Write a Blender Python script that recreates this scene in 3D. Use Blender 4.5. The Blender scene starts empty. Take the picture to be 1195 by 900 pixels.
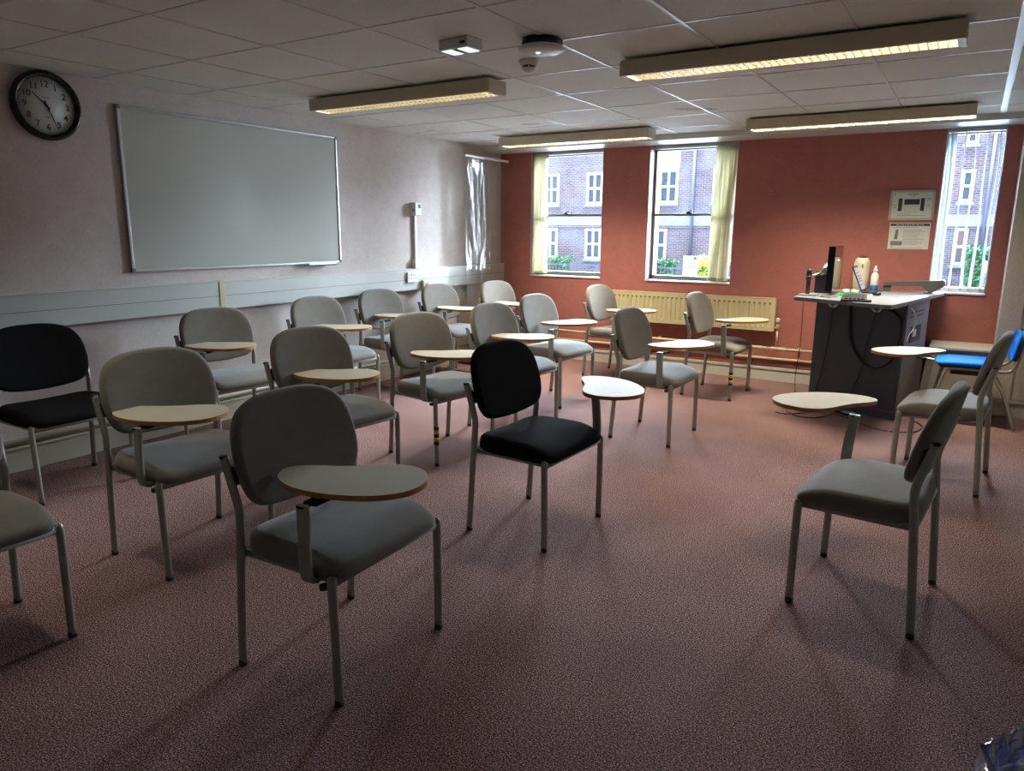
import bpy, bmesh, math, random
from mathutils import Vector, Matrix, noise
random.seed(7)
S = 1.08                      # everything is laid out in survey units, then scaled to metres at the end
D = bpy.data
scn = bpy.context.scene
C = D.collections.new('room'); scn.collection.children.link(C)
PI = math.pi

# ------------------------------------------------------------------ materials
def srgb(r, g, b):
    f = lambda c: (c/255/12.92) if c/255 <= .04045 else ((c/255+.055)/1.055)**2.4
    return (f(r), f(g), f(b), 1)
def mat(name, col, rough=.6, metal=0, spec=.5, **kw):
    m = D.materials.new(name); m.use_nodes = True
    b = m.node_tree.nodes['Principled BSDF']
    b.inputs['Base Color'].default_value = col if len(col) == 4 else (*col, 1)
    b.inputs['Roughness'].default_value = rough
    b.inputs['Metallic'].default_value = metal
    b.inputs['Specular IOR Level'].default_value = spec
    for k, v in kw.items(): b.inputs[k.replace('_', ' ')].default_value = v
    return m
def N(m, t, **kw):
    n = m.node_tree.nodes.new(t)
    for k, v in kw.items(): setattr(n, k, v)
    return n
def L(m, a, b): m.node_tree.links.new(a, b)
def bsdf(m): return m.node_tree.nodes['Principled BSDF']
def coords(m, sc=(1, 1, 1)):
    tc = N(m, 'ShaderNodeTexCoord'); mp = N(m, 'ShaderNodeMapping')
    mp.inputs['Scale'].default_value = sc
    L(m, tc.outputs['Object'], mp.inputs['Vector']); return mp.outputs['Vector']
def ramp(m, fac, stops):
    r = N(m, 'ShaderNodeValToRGB'); e = r.color_ramp.elements
    while len(e) < len(stops): e.new(.5)
    for i, (p, c) in enumerate(stops): e[i].position = p; e[i].color = c if len(c) == 4 else (*c, 1)
    L(m, fac, r.inputs['Fac']); return r.outputs['Color']
def noisetex(m, scale, detail=2, vec=None, rough=.5):
    n = N(m, 'ShaderNodeTexNoise'); n.inputs['Scale'].default_value = scale; n.inputs['Detail'].default_value = detail
    n.inputs['Roughness'].default_value = rough
    L(m, vec if vec else coords(m), n.inputs['Vector']); return n.outputs['Fac']
def bump(m, h, strength=.2, dist=.002):
    b = N(m, 'ShaderNodeBump'); b.inputs['Strength'].default_value = strength; b.inputs['Distance'].default_value = dist
    L(m, h, b.inputs['Height']); L(m, b.outputs['Normal'], bsdf(m).inputs['Normal'])
def mixc(m, fac, a, b, mode='MIX'):
    n = N(m, 'ShaderNodeMix', data_type='RGBA', blend_type=mode)
    for s, v in ((0, fac), (6, a), (7, b)):
        if isinstance(v, (int, float)): n.inputs[s].default_value = v
        elif isinstance(v, tuple): n.inputs[s].default_value = v
        else: L(m, v, n.inputs[s])
    return n.outputs[2]
def sc(c, k): return (c[0]*k, c[1]*k, c[2]*k, 1)
def noisy(name, col, scale, lo=.8, hi=1.2, rough=.7, bstr=0, bdist=.001, vs=(1, 1, 1), detail=3, spec=.4, metal=0):
    m = mat(name, col, rough, metal, spec)
    v = coords(m, vs); f = noisetex(m, scale, detail, v)
    L(m, ramp(m, f, [(.3, sc(col, lo)), (.7, sc(col, hi))]), bsdf(m).inputs['Base Color'])
    if bstr: bump(m, f, bstr, bdist)
    return m

M = {}
# carpet: fine loop pile, flecked dusty red and brown
cm = mat('carpet', (.2, .1, .1), .97, 0, .08); M['carpet'] = cm
v = coords(cm)
f1 = noisetex(cm, 190, 3, v, .8); f2 = noisetex(cm, 2.2, 3, v); f3 = noisetex(cm, 75, 2, v, .7)
c1 = ramp(cm, f1, [(.38, srgb(40, 26, 26)), (.5, srgb(104, 77, 76)), (.62, srgb(200, 170, 162))])
c2 = ramp(cm, f2, [(.3, (.86, .84, .84)), (.7, (1.1, 1.08, 1.06))])
c3 = ramp(cm, f3, [(.3, (.72, .72, .74)), (.7, (1.28, 1.26, 1.24))])
L(cm, mixc(cm, 1.0, mixc(cm, 1.0, c1, c2, 'MULTIPLY'), c3, 'MULTIPLY'), bsdf(cm).inputs['Base Color'])
# wallpapers
def paper(name, col, amp):
    m = mat(name, col, .8, 0, .25); v = coords(m); vf = coords(m, (1, 1, .18))
    a = noisetex(m, 9, 5, v, .65); b = noisetex(m, 210, 2, vf)
    ca = ramp(m, a, [(.3, sc(col, 1-amp)), (.7, sc(col, 1+amp))]); cb = ramp(m, b, [(.3, (.9, .9, .9)), (.7, (1.08, 1.08, 1.08))])
    L(m, mixc(m, 1.0, ca, cb, 'MULTIPLY'), bsdf(m).inputs['Base Color']); bump(m, b, .25, .001); return m
M['pink_paper'] = paper('pale pink wallpaper', srgb(203, 194, 188), .07)
M['pier_paper'] = paper('cream beige wallpaper', srgb(190, 180, 164), .05)
M['red_paper'] = paper('terracotta red wallpaper', srgb(170, 106, 96), .07)
M['cream_paint'] = noisy('cream wall paint', srgb(178, 166, 150), 6, .95, 1.04)
# ceiling tile with water stains of their own shape
ct = mat('ceiling tile', srgb(178, 172, 162), .9, 0, .2); M['tile'] = ct
v = coords(ct); f = noisetex(ct, 90, 4, v, .7); g = noisetex(ct, 1.1, 2, v)
base = mixc(ct, 1.0, ramp(ct, f, [(.35, srgb(212, 216, 209)), (.65, srgb(224, 228, 221))]), ramp(ct, g, [(.35, (.95, .95, .95)), (.65, (1.05, 1.05, 1.05))]), 'MULTIPLY')
for (sx, sy, ra, rb, rot, k) in [(2.66, -1.60, .23, .085, .55, 0), (1.27, -1.53, .115, .06, .1, 1), (.30, -1.60, .09, .045, .2, 2), (.12, -1.55, .05, .03, 0, 3)]:
    mp = N(ct, 'ShaderNodeMapping'); mp.vector_type = 'TEXTURE'
    mp.inputs['Location'].default_value = (sx*S, sy*S, 2.193*S); mp.inputs['Rotation'].default_value = (0, 0, rot)
    mp.inputs['Scale'].default_value = (ra*S, rb*S, 1)
    L(ct, N(ct, 'ShaderNodeTexCoord').outputs['Object'], mp.inputs['Vector'])
    ln = N(ct, 'ShaderNodeVectorMath', operation='LENGTH'); L(ct, mp.outputs['Vector'], ln.inputs[0])
    ad = N(ct, 'ShaderNodeMath', operation='MULTIPLY_ADD'); L(ct, noisetex(ct, 5+k, 2, v), ad.inputs[0]); ad.inputs[1].default_value = .5; L(ct, ln.outputs['Value'], ad.inputs[2])
    fac = ramp(ct, ad.outputs[0], [(0, (.35, .35, .35)), (.98, (.6, .6, .6)), (1.0, (0, 0, 0))])
    base = mixc(ct, fac, base, srgb(150, 132, 100))
L(ct, base, bsdf(ct).inputs['Base Color']); bump(ct, f, .25, .001)
M['grid'] = mat('white enamelled ceiling grid', srgb(205, 205, 203), .35, 0, .5)
M['beam'] = noisy('white gloss beam paint', srgb(205, 205, 198), 8, .96, 1.03, .35)
M['skirt'] = noisy('off white gloss skirting', srgb(196, 194, 178), 5, .95, 1.04, .4)
M['trunk'] = noisy('pale grey trunking', srgb(196, 200, 194), 4, .97, 1.03, .35)
M['cream_plastic'] = mat('cream plastic', srgb(198, 186, 145), .4)
M['white_plastic'] = mat('white plastic', srgb(214, 214, 208), .4)
M['grey_plastic'] = mat('grey plastic', srgb(110, 110, 108), .5)
M['black_plastic'] = mat('black plastic', srgb(22, 22, 24), .45)
M['rad'] = noisy('cream radiator enamel', srgb(205, 194, 150), 5, .96, 1.03, .35)
M['dark_slot'] = mat('dark slot', srgb(60, 52, 40), .8)
M['reveal'] = mat('pale pink reveal paint', srgb(196, 168, 172), .5)
M['sill'] = mat('white sill paint', srgb(215, 212, 208), .35)
M['alu'] = mat('aluminium', srgb(178, 180, 182), .35, .85)
M['winframe'] = mat('grey window frame', srgb(120, 124, 128), .4, .3)
M['dark_metal'] = mat('dark metal', srgb(52, 52, 54), .4, .7)
M['vane'] = mat('cream blind fabric', srgb(224, 214, 176), .8, 0, .2)
_b = bsdf(M['vane']); M['vane'].node_tree.nodes.remove(_b)
def translucent(name, col, k=.45):
    m = D.materials.new(name); m.use_nodes = True; nt = m.node_tree; nt.nodes.clear()
    o = nt.nodes.new('ShaderNodeOutputMaterial'); d = nt.nodes.new('ShaderNodeBsdfDiffuse'); t = nt.nodes.new('ShaderNodeBsdfTranslucent'); x = nt.nodes.new('ShaderNodeMixShader')
    d.inputs[0].default_value = col; t.inputs[0].default_value = col; x.inputs[0].default_value = k
    nt.links.new(d.outputs[0], x.inputs[1]); nt.links.new(t.outputs[0], x.inputs[2]); nt.links.new(x.outputs[0], o.inputs[0]); return m
M['vane'] = translucent('cream blind fabric', srgb(214, 208, 178), .22)
M['vane_white'] = translucent('white blind fabric', srgb(196, 206, 214), .22)
def clear(name, tint=(1, 1, 1, 1), gloss=.08, rough=.02, bscale=0, bstr=.3, bdist=.01, haze=0, fk=1.6):
    m = D.materials.new(name); m.use_nodes = True; nt = m.node_tree; nt.nodes.clear()
    o = nt.nodes.new('ShaderNodeOutputMaterial'); t = nt.nodes.new('ShaderNodeBsdfTransparent'); g = nt.nodes.new('ShaderNodeBsdfGlossy'); x = nt.nodes.new('ShaderNodeMixShader')
    fr = nt.nodes.new('ShaderNodeFresnel'); fr.inputs['IOR'].default_value = 1.45
    ma = nt.nodes.new('ShaderNodeMath'); ma.operation = 'MULTIPLY_ADD'; ma.inputs[1].default_value = fk; ma.inputs[2].default_value = gloss; ma.use_clamp = True
    nt.links.new(fr.outputs[0], ma.inputs[0]); nt.links.new(ma.outputs[0], x.inputs[0])
    t.inputs[0].default_value = tint; g.inputs['Roughness'].default_value = rough
    src = t.outputs[0]
    if haze:
        d = nt.nodes.new('ShaderNodeBsdfDiffuse'); d.inputs[0].default_value = (.9, .93, .95, 1); y = nt.nodes.new('ShaderNodeMixShader'); y.inputs[0].default_value = haze
        nt.links.new(t.outputs[0], y.inputs[1]); nt.links.new(d.outputs[0], y.inputs[2]); src = y.outputs[0]
    nt.links.new(src, x.inputs[1]); nt.links.new(g.outputs[0], x.inputs[2]); nt.links.new(x.outputs[0], o.inputs[0])
    if bscale:
        tc = nt.nodes.new('ShaderNodeTexCoord'); mp = nt.nodes.new('ShaderNodeMapping'); mp.inputs['Scale'].default_value = (1, 1, .35)
        n = nt.nodes.new('ShaderNodeTexNoise'); n.inputs['Scale'].default_value = bscale; n.inputs['Detail'].default_value = 2; n.inputs['Distortion'].default_value = .8
        b = nt.nodes.new('ShaderNodeBump'); b.inputs['Strength'].default_value = bstr; b.inputs['Distance'].default_value = bdist
        nt.links.new(tc.outputs['Object'], mp.inputs[0]); nt.links.new(mp.outputs[0], n.inputs['Vector']); nt.links.new(n.outputs['Fac'], b.inputs['Height'])
        nt.links.new(b.outputs[0], g.inputs['Normal']); nt.links.new(b.outputs[0], fr.inputs['Normal'])
    return m
M['glass'] = clear('window glass', (.97, .99, 1, 1), .0, .0)
M['sheet'] = clear('clear plastic sheet', (.96, .96, .93, 1), .0, .12, 6, .8, .04, .05, .55)
M['bag'] = clear('crumpled clear polythene', (.9, .94, 1, 1), .35, .12, 22, .8, .02, .32)
# chair
def fabric(name, col, k=.2):
    m = mat(name, col, .95, 0, .12); v = coords(m); f = noisetex(m, 520, 2, v); g = noisetex(m, 14, 3, v)
    ca = ramp(m, f, [(.3, sc(col, 1-k)), (.7, sc(col, 1+k))]); cb = ramp(m, g, [(.3, (.93, .93, .93)), (.7, (1.06, 1.06, 1.06))])
    L(m, mixc(m, 1.0, ca, cb, 'MULTIPLY'), bsdf(m).inputs['Base Color']); bump(m, f, .25, .001)
    b = bsdf(m); b.inputs['Sheen Weight'].default_value = .25; b.inputs['Sheen Roughness'].default_value = .5; return m
M['grey_fabric'] = fabric('grey woven fabric', srgb(114, 111, 103), .16)
M['black_fabric'] = fabric('black woven fabric', srgb(28, 28, 28), .3)
bsdf(M['black_fabric']).inputs['Specular IOR Level'].default_value = .02
bsdf(M['black_fabric']).inputs['Sheen Weight'].default_value = 0
M['blue_fabric'] = mat('bright blue fabric', srgb(8, 118, 222), .8, 0, .2)
M['tube'] = noisy('silver grey painted tube', srgb(150, 152, 142), 30, .93, 1.06, .38, metal=.35)
M['lam'] = mat('cream laminate', srgb(178, 170, 150), .6, 0, .22)
M['edge'] = noisy('lipped wood edge', srgb(176, 122, 56), 40, .8, 1.15, .45, vs=(1, 1, 4))
# desk
M['desk_body'] = noisy('charcoal laminate', srgb(64, 68, 78), 60, .96, 1.04, .45)
M['desk_side'] = noisy('grey laminate side', srgb(130, 126, 126), 60, .96, 1.04, .5)
M['desk_top'] = noisy('pale grey laminate', srgb(122, 128, 132), 60, .96, 1.04, .35)
M['magenta'] = mat('magenta strip', srgb(150, 40, 130), .5)
M['board'] = mat('whiteboard enamel', srgb(186, 190, 182), .11, 0, .6)
M['paper'] = mat('white printed paper', srgb(214, 214, 202), .7)
M['ink'] = mat('dark ink', srgb(54, 54, 62), .7)
M['grey_ink'] = mat('grey ink', srgb(120, 122, 122), .7)
M['purple'] = mat('purple header ink', srgb(72, 34, 92), .6)
M['green'] = mat('bright green card', srgb(24, 160, 82), .6)
M['silver_frame'] = mat('pale gilt frame', srgb(190, 190, 168), .35, .3)
M['clock_face'] = mat('white clock face', srgb(206, 212, 208), .35)
M['black_gloss'] = mat('black gloss plastic', srgb(14, 14, 18), .22)
M['red_ink'] = mat('dark red', srgb(120, 26, 26), .5)
M['blue_plastic'] = mat('blue plastic', srgb(24, 72, 210), .4)
M['screen_glass'] = mat('dark screen glass', srgb(30, 30, 34), .04, 0, .9)
M['device'] = noisy('ivory device shell', srgb(206, 198, 170), 20, .97, 1.03, .35)
M['grey_metal'] = mat('grey metal arm', srgb(104, 104, 98), .35, .5)
# louvre and tube
M['louvre'] = mat('bright aluminium louvre', srgb(156, 152, 136), .3, .9)
M['housing'] = noisy('ivory enamelled housing', srgb(198, 188, 164), 6, .97, 1.03, .4)
def emit(name, col, st):
    m = D.materials.new(name); m.use_nodes = True; nt = m.node_tree; nt.nodes.clear()
    o = nt.nodes.new('ShaderNodeOutputMaterial'); e = nt.nodes.new('ShaderNodeEmission'); e.inputs[0].default_value = (*col, 1); e.inputs[1].default_value = st
    nt.links.new(e.outputs[0], o.inputs[0]); return m
M['tube_lit'] = emit('lit fluorescent tube', (1, .92, .76), 2.8)
M['led_lit'] = emit('lit emergency lens', (.85, 1, .92), .9)
M['doc_lit'] = emit('lit laptop page', (.9, .93, 1), .55)
# outside
bk = mat('weathered and hazed brick', (.3, .2, .2), .9, 0, .1); M['brick'] = bk
tc = N(bk, 'ShaderNodeTexCoord'); sp = N(bk, 'ShaderNodeSeparateXYZ'); cb = N(bk, 'ShaderNodeCombineXYZ')
L(bk, tc.outputs['Object'], sp.inputs[0]); L(bk, sp.outputs['X'], cb.inputs['X']); L(bk, sp.outputs['Z'], cb.inputs['Y'])
br = N(bk, 'ShaderNodeTexBrick'); L(bk, cb.outputs[0], br.inputs['Vector'])
br.inputs['Scale'].default_value = 1; br.inputs['Brick Width'].default_value = .3; br.inputs['Row Height'].default_value = .1; br.inputs['Mortar Size'].default_value = .012
br.inputs['Color1'].default_value = srgb(92, 68, 70); br.inputs['Color2'].default_value = srgb(54, 46, 54); br.inputs['Mortar'].default_value = srgb(122, 122, 128); br.inputs['Bias'].default_value = -.1
f = noisetex(bk, .55, 5, cb.outputs[0], .7)
L(bk, mixc(bk, ramp(bk, f, [(.42, (.0, .0, .0)), (.66, (.55, .55, .55))]), br.outputs['Color'], srgb(112, 114, 128)), bsdf(bk).inputs['Base Color'])  # pale patches: weathering, plus bluish-white haze put into the brick colour
M['stone'] = noisy('pale stone band', srgb(112, 112, 118), 3, .85, 1.1)
M['upvc'] = mat('white window joinery', srgb(170, 172, 170), .5)
M['far_glass'] = mat('dark reflective window pane', srgb(40, 52, 66), .12, 0, .5)
M['pipe'] = mat('dark downpipe', srgb(62, 64, 84), .5)
M['leaf'] = noisy('dark green leaves', srgb(62, 98, 68), 8, .6, 1.5, .6)
M['leaf_y'] = noisy('golden green leaves', srgb(160, 176, 50), 8, .7, 1.3, .6)
M['tarmac'] = noisy('grey paving', srgb(120, 124, 128), 2, .85, 1.1)
M['amber'] = mat('amber plastic', srgb(214, 150, 62), .5)

# ------------------------------------------------------------------ mesh helpers
def bm_obj(name, bm, mats, parent=None, smooth=False, loc=None):
    me = D.meshes.new(name); bm.normal_update(); bm.to_mesh(me); bm.free()
    if not isinstance(mats, (list, tuple)): mats = [mats]
    for m in mats: me.materials.append(M[m] if isinstance(m, str) else m)
    if smooth:
        for p in me.polygons: p.use_smooth = True
    o = D.objects.new(name, me); C.objects.link(o)
    if parent: o.parent = parent
    if loc: o.location = loc
    return o
def box(bm, a, b, bev=0, mi=0):
    x0, y0, z0 = [min(a[i], b[i]) for i in range(3)]; x1, y1, z1 = [max(a[i], b[i]) for i in range(3)]
    vs = [bm.verts.new(p) for p in [(x0,y0,z0),(x1,y0,z0),(x1,y1,z0),(x0,y1,z0),(x0,y0,z1),(x1,y0,z1),(x1,y1,z1),(x0,y1,z1)]]
    fs = [bm.faces.new([vs[i] for i in q]) for q in [(3,2,1,0),(4,5,6,7),(0,1,5,4),(1,2,6,5),(2,3,7,6),(3,0,4,7)]]
    for f in fs: f.material_index = mi
    if bev:
        es = list({e for f in fs for e in f.edges})
        r = bmesh.ops.bevel(bm, geom=es, offset=bev, segments=2, affect='EDGES', profile=.5)
        for f in r['faces']: f.material_index = mi
    return vs
def catmull(pts, n=6, closed=False):
    P = [Vector(p) for p in pts]; out = []; m = len(P)
    rng = range(m) if closed else range(m-1)
    for i in rng:
        if closed: p0, p1, p2, p3 = P[(i-1) % m], P[i], P[(i+1) % m], P[(i+2) % m]
        else: p0, p1, p2, p3 = P[max(i-1, 0)], P[i], P[i+1], P[min(i+2, m-1)]
        for k in range(n):
            t = k/n
            out.append(.5*((2*p1)+(-p0+p2)*t+(2*p0-5*p1+4*p2-p3)*t*t+(-p0+3*p1-3*p2+p3)*t**3))
    if not closed: out.append(P[-1])
    return out
def tube(bm, path, ra, rb=None, n=12, side=(1, 0, 0), mi=0, cap=True, sq=1):
    """sweep an ellipse (ra along `side`, rb across) along a path"""
    rb = ra if rb is None else rb; P = [Vector(p) for p in path]; rings = []
    for i, p in enumerate(P):
        d = (P[min(i+1, len(P)-1)]-P[max(i-1, 0)]).normalized()
        s = Vector(side); s = s-d*s.dot(d)
        if s.length < 1e-4: s = d.orthogonal()
        s.normalize(); u = d.cross(s)
        f_ = lambda c: math.copysign(abs(c)**sq, c)
        rings.append([bm.verts.new(p+s*ra*f_(math.cos(2*PI*k/n))+u*rb*f_(math.sin(2*PI*k/n))) for k in range(n)])
    for a, b in zip(rings, rings[1:]):
        for k in range(n):
            f = bm.faces.new([a[k], a[(k+1) % n], b[(k+1) % n], b[k]]); f.material_index = mi; f.smooth = True
    if cap:
        bm.faces.new(rings[0][::-1]).material_index = mi; bm.faces.new(rings[-1]).material_index = mi
def lathe(bm, prof, c=(0, 0, 0), n=32, axis='Z', mi=0):
    rings = []
    for r, z in prof:
        ring = []
        for k in range(n):
            a = 2*PI*k/n; x, y = r*math.cos(a), r*math.sin(a)
            p = (x, y, z) if axis == 'Z' else (z, x, y) if axis == 'X' else (x, z, y)
            ring.append(bm.verts.new(Vector(c)+Vector(p)))
        rings.append(ring)
    for a, b in zip(rings, rings[1:]):
        for k in range(n):
            f = bm.faces.new([a[k], a[(k+1) % n], b[(k+1) % n], b[k]]); f.material_index = mi; f.smooth = True
    for r in (rings[0], rings[-1]):
        try: bm.faces.new(r).material_index = mi
        except ValueError: pass
    bmesh.ops.recalc_face_normals(bm, faces=bm.faces)
def prism(bm, outline, z0, z1, bev=0, mi_side=0, mi_top=0, frame=None):
    """outline (x,y) extruded z0..z1; frame maps (x,y,z)->world"""
    fr = frame or (lambda p: p)
    lo = [bm.verts.new(fr((p[0], p[1], z0))) for p in outline]; hi = [bm.verts.new(fr((p[0], p[1], z1))) for p in outline]
    fs = []
    for i in range(len(lo)):
        j = (i+1) % len(lo); f = bm.faces.new([lo[i], lo[j], hi[j], hi[i]]); f.material_index = mi_side; fs.append(f)
    t = bm.faces.new(hi); t.material_index = mi_top; b = bm.faces.new(lo[::-1]); b.material_index = mi_top
    if bev:
        es = list(t.edges)+list(b.edges)
        r = bmesh.ops.bevel(bm, geom=es, offset=bev, segments=2, affect='EDGES')
        for f in r['faces']: f.material_index = mi_side
    bmesh.ops.recalc_face_normals(bm, faces=bm.faces)
    return t
def pillow(bm, outline, z_edge, top_fn, bot_fn, rr, nr=7, fr=None, mi=0, under=0):
    """cushion: closed outline in (x,y); domed faces given by top_fn/bot_fn(s,x,y), rolled edge radius rr"""
    fr = fr or (lambda p: p); n = len(outline)
    cx = sum(p[0] for p in outline)/n; cy = sum(p[1] for p in outline)/n
    R = sum(math.hypot(p[0]-cx, p[1]-cy) for p in outline)/n
    def ring(s, zf): return [bm.verts.new(fr((cx+(p[0]-cx)*s, cy+(p[1]-cy)*s, zf(s, cx+(p[0]-cx)*s, cy+(p[1]-cy)*s)))) for p in outline]
    rings = []; s1 = 1-rr/R
    for i in range(1, nr+1): rings.append(ring(s1*i/nr, lambda s, x, y: top_fn(s, x, y)))
    for k in range(1, 8):
        a = PI*k/8; s = s1+(1-s1)*(math.sin(a) if k <= 4 else math.sin(a)*(1-under)+under)
        rings.append(ring(s, lambda s_, x, y, a=a: (top_fn(s1, x, y)*(1+math.cos(a))+bot_fn(s1, x, y)*(1-math.cos(a)))/2))
    sb = s1+(1-s1)*under
    for i in range(nr, 0, -1): rings.append(ring(sb*i/nr, lambda s, x, y: bot_fn(s, x, y)))
    ct_ = bm.verts.new(fr((cx, cy, top_fn(0, cx, cy)))); cb_ = bm.verts.new(fr((cx, cy, bot_fn(0, cx, cy))))
    for k in range(n):
        bm.faces.new([ct_, rings[0][k], rings[0][(k+1) % n]]); bm.faces.new([cb_, rings[-1][(k+1) % n], rings[-1][k]])
    for a, b in zip(rings, rings[1:]):
        for k in range(n): bm.faces.new([a[k], b[k], b[(k+1) % n], a[(k+1) % n]])
    for f in bm.faces: f.smooth = True; f.material_index = mi
    bmesh.ops.recalc_face_normals(bm, faces=bm.faces)
def nb(): return bmesh.new()
def empty(name, loc, rz=0):
    o = D.objects.new(name, None); C.objects.link(o); o.location = loc; o.rotation_euler = (0, 0, rz); o.empty_display_size = .1; return o
def tag(o, label=None, cat=None, group=None, kind=None):
    for k, v_ in (('label', label), ('category', cat), ('group', group), ('kind', kind)):
        if v_: o[k] = v_
    return o
def struct(o): o['kind'] = 'structure'; return o
def mesh_box(name, a, b, m, parent=None, bev=0):
    bm = nb(); box(bm, a, b, bev); return bm_obj(name, bm, m, parent)
def copy_tree(o, parent=None):
    c = o.copy(); C.objects.link(c); c.parent = parent
    for ch in list(o.children): copy_tree(ch, c)
    return c
def text(name, s, size, m, parent, mtx, depth=.0006):
    cu = D.curves.new(name, 'FONT'); cu.body = s; cu.size = size; cu.align_x = 'CENTER'; cu.align_y = 'CENTER'; cu.extrude = depth; cu.offset = size*.018
    t = D.objects.new(name, cu); C.objects.link(t); bpy.context.view_layer.update()
    me = D.meshes.new_from_object(t.evaluated_get(bpy.context.evaluated_depsgraph_get())); D.objects.remove(t)
    me.name = name; me.transform(mtx); me.materials.clear(); me.materials.append(M[m])
    o = D.objects.new(name, me); C.objects.link(o); o.parent = parent; return o

# ------------------------------------------------------------------ room shell
ZC, ZB = 2.193, 2.147          # ceiling, underside of window beam
XR, YR = 5.16, -7.9            # right wall, rear wall
W1, W2, W3 = (.380, 1.214), (1.705, 2.547), (4.172, 4.565)
SILL = .872
struct(mesh_box('floor', (-.2, YR-.2, -.1), (XR+.2, .35, 0), 'carpet'))
ceil = struct(mesh_box('ceiling', (-.2, YR-.2, ZC), (XR+.2, .35, ZC+.1), 'tile'))
bm = nb()
xs = [.348, .928, 1.508, 2.129, 2.72, 3.32, 3.915]
for x in xs: box(bm, (x-.0075, YR, ZC-.004), (x+.0075, -.38, ZC+.002))
box(bm, (4.495, YR, ZC-.006), (4.53, -.38, ZC+.002))
y = -.774
while y > YR: box(bm, (0, y-.0065, ZC-.003), (XR, y+.0065, ZC+.002)); y -= .6
box(bm, (.001, YR, ZC-.004), (.014, -.38, ZC+.002))
bm_obj('ceiling_grid', bm, 'grid', ceil)
struct(mesh_box('wall_left', (-.2, YR, 0), (0, .3, ZC), 'pink_paper'))
struct(mesh_box('wall_right', (XR, YR, 0), (XR+.2, .3, ZC), 'pier_paper'))
struct(mesh_box('wall_rear', (0, YR-.2, 0), (XR, YR, ZC), 'pier_paper'))
bm = nb(); WD = .3
for a, b in [((0, 0, 0), (XR, WD, SILL)), ((0, 0, SILL), (W1[0], WD, ZC)), ((W1[1], 0, SILL), (W2[0], WD, ZC)), ((W2[1], 0, SILL), (W3[0], WD, ZC)), ((W3[1], 0, SILL), (XR, WD, ZC)),
             ((W1[0], 0, ZB-.002), (W1[1], WD, ZC)), ((W2[0], 0, ZB-.002), (W2[1], WD, ZC)), ((W3[0], 0, ZB-.002), (W3[1], WD, ZC))]: box(bm, a, b)
struct(bm_obj('wall_back', bm, 'red_paper'))
struct(mesh_box('trim_1', (0, -.37, ZB), (XR, 0, ZC), 'beam', bev=.003))          # downstand over the windows
# cream pier and the low boxing right of the desk
struct(mesh_box('wall_pier', (4.668, -.40, 0), (XR, 0, ZB), 'pier_paper'))
bm = nb(); box(bm, (4.25, -.39, 0), (4.668, 0, .465)); struct(bm_obj('trim_2', bm, 'cream_paint'))
struct(mesh_box('trim_3', (4.24, -.405, .465), (4.668, 0, .485), 'skirt', bev=.003))
struct(mesh_box('trim_4', (4.798, -.408, 0), (4.808, -.40, ZB), 'cream_paint'))
# skirtings
def skirt_y(name, x, y0, y1, sgn=1):
    bm = nb()
    box(bm, (x, y0, 0), (x+.022*sgn, y1, .125)); box(bm, (x, y0, .125), (x+.028*sgn, y1, .142), .004)
    tube(bm, [(x+.022*sgn, y0, .172), (x+.022*sgn, y1, .172)], .015, .015, 12, (1, 0, 0)); box(bm, (x, y0, .152), (x+.010*sgn, y1, .19))
    return struct(bm_obj(name, bm, 'skirt'))
skirt_y('baseboard_left', 0, YR, -.0)
def skirt_x(name, x0, x1, y, joints=()):
    bm = nb(); box(bm, (x0, y-.022, 0), (x1, y, .098)); box(bm, (x0, y-.03, .098), (x1, y, .128), .006)
    for j in joints: box(bm, (j-.001, y-.0235, 0), (j+.001, y, .12), mi=1)
    return struct(bm_obj(name, bm, ['skirt', 'dark_slot']))
skirt_x('baseboard_back', .022, 4.25, 0, (1.75, 2.79))
skirt_x('baseboard_pier', 4.25, XR, -.40)
skirt_y('baseboard_right', XR, YR, -.44, -1)

# dado trunking on the left wall
tr = mesh_box('cable_trunking', (.001, YR+.01, .795), (.047, -.001, .988), 'trunk', bev=.004)
tag(tr, 'long pale dado trunking running along the pink left wall', 'trunking')
bm = nb(); box(bm, (.047, YR+.01, .889), (.0485, -.003, .892)); bm_obj('groove', bm, 'grey_plastic', tr)
bm = nb(); box(bm, (.002, YR+.01, .984), (.052, -.003, .9905), .002); bm_obj('top_lip', bm, 'white_plastic', tr)
bm = nb(); box(bm, (0, -3.672, .79), (.052, -3.63, .993), .003); tag(bm_obj('joint_cover', bm, 'cream_plastic', tr), 'cream joint cover')

# ------------------------------------------------------------------ windows
def window(n, X, y, mid=True, f=.028, fm='winframe'):
    x0, x1 = X
    bm = nb()
    for a, b in [((x0, y, SILL), (x0+f, y+.05, ZB)), ((x1-f, y, SILL), (x1, y+.05, ZB)), ((x0, y, SILL), (x1, y+.05, SILL+.045)), ((x0, y, ZB-.04), (x1, y+.05, ZB))]: box(bm, a, b, .003)
    w = struct(bm_obj('window_%d' % n, bm, fm))
    if mid:
        bm = nb(); box(bm, (x0+f, y-.012, 1.492), (x1-f, y+.04, 1.516), .003); bm_obj('meeting_rail', bm, 'winframe', w)
        bm = nb(); xm = x0+(x1-x0)*.45
        box(bm, (xm-.03, y-.03, 1.516), (xm+.03, y+.0, 1.524), .002); tube(bm, [(xm-.03, y-.02, 1.524), (xm-.005, y-.025, 1.532), (xm+.04, y-.03, 1.545)], .005); lathe(bm, [(.012, 0), (.012, .012), (.004, .016)], (xm, y-.02, 1.522), 12)
        bm_obj('sash_latch', bm, 'dark_metal', w)
    bm = nb(); box(bm, (x0+f, y+.022, SILL+.04), (x1-f, y+.026, ZB-.035)); bm_obj('glass_pane', bm, 'glass', w)
    return w
GY = .125
window(1, W1, GY); window(2, W2, GY); window(3, W3, .06, mid=False, f=.011, fm='sill')
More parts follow.
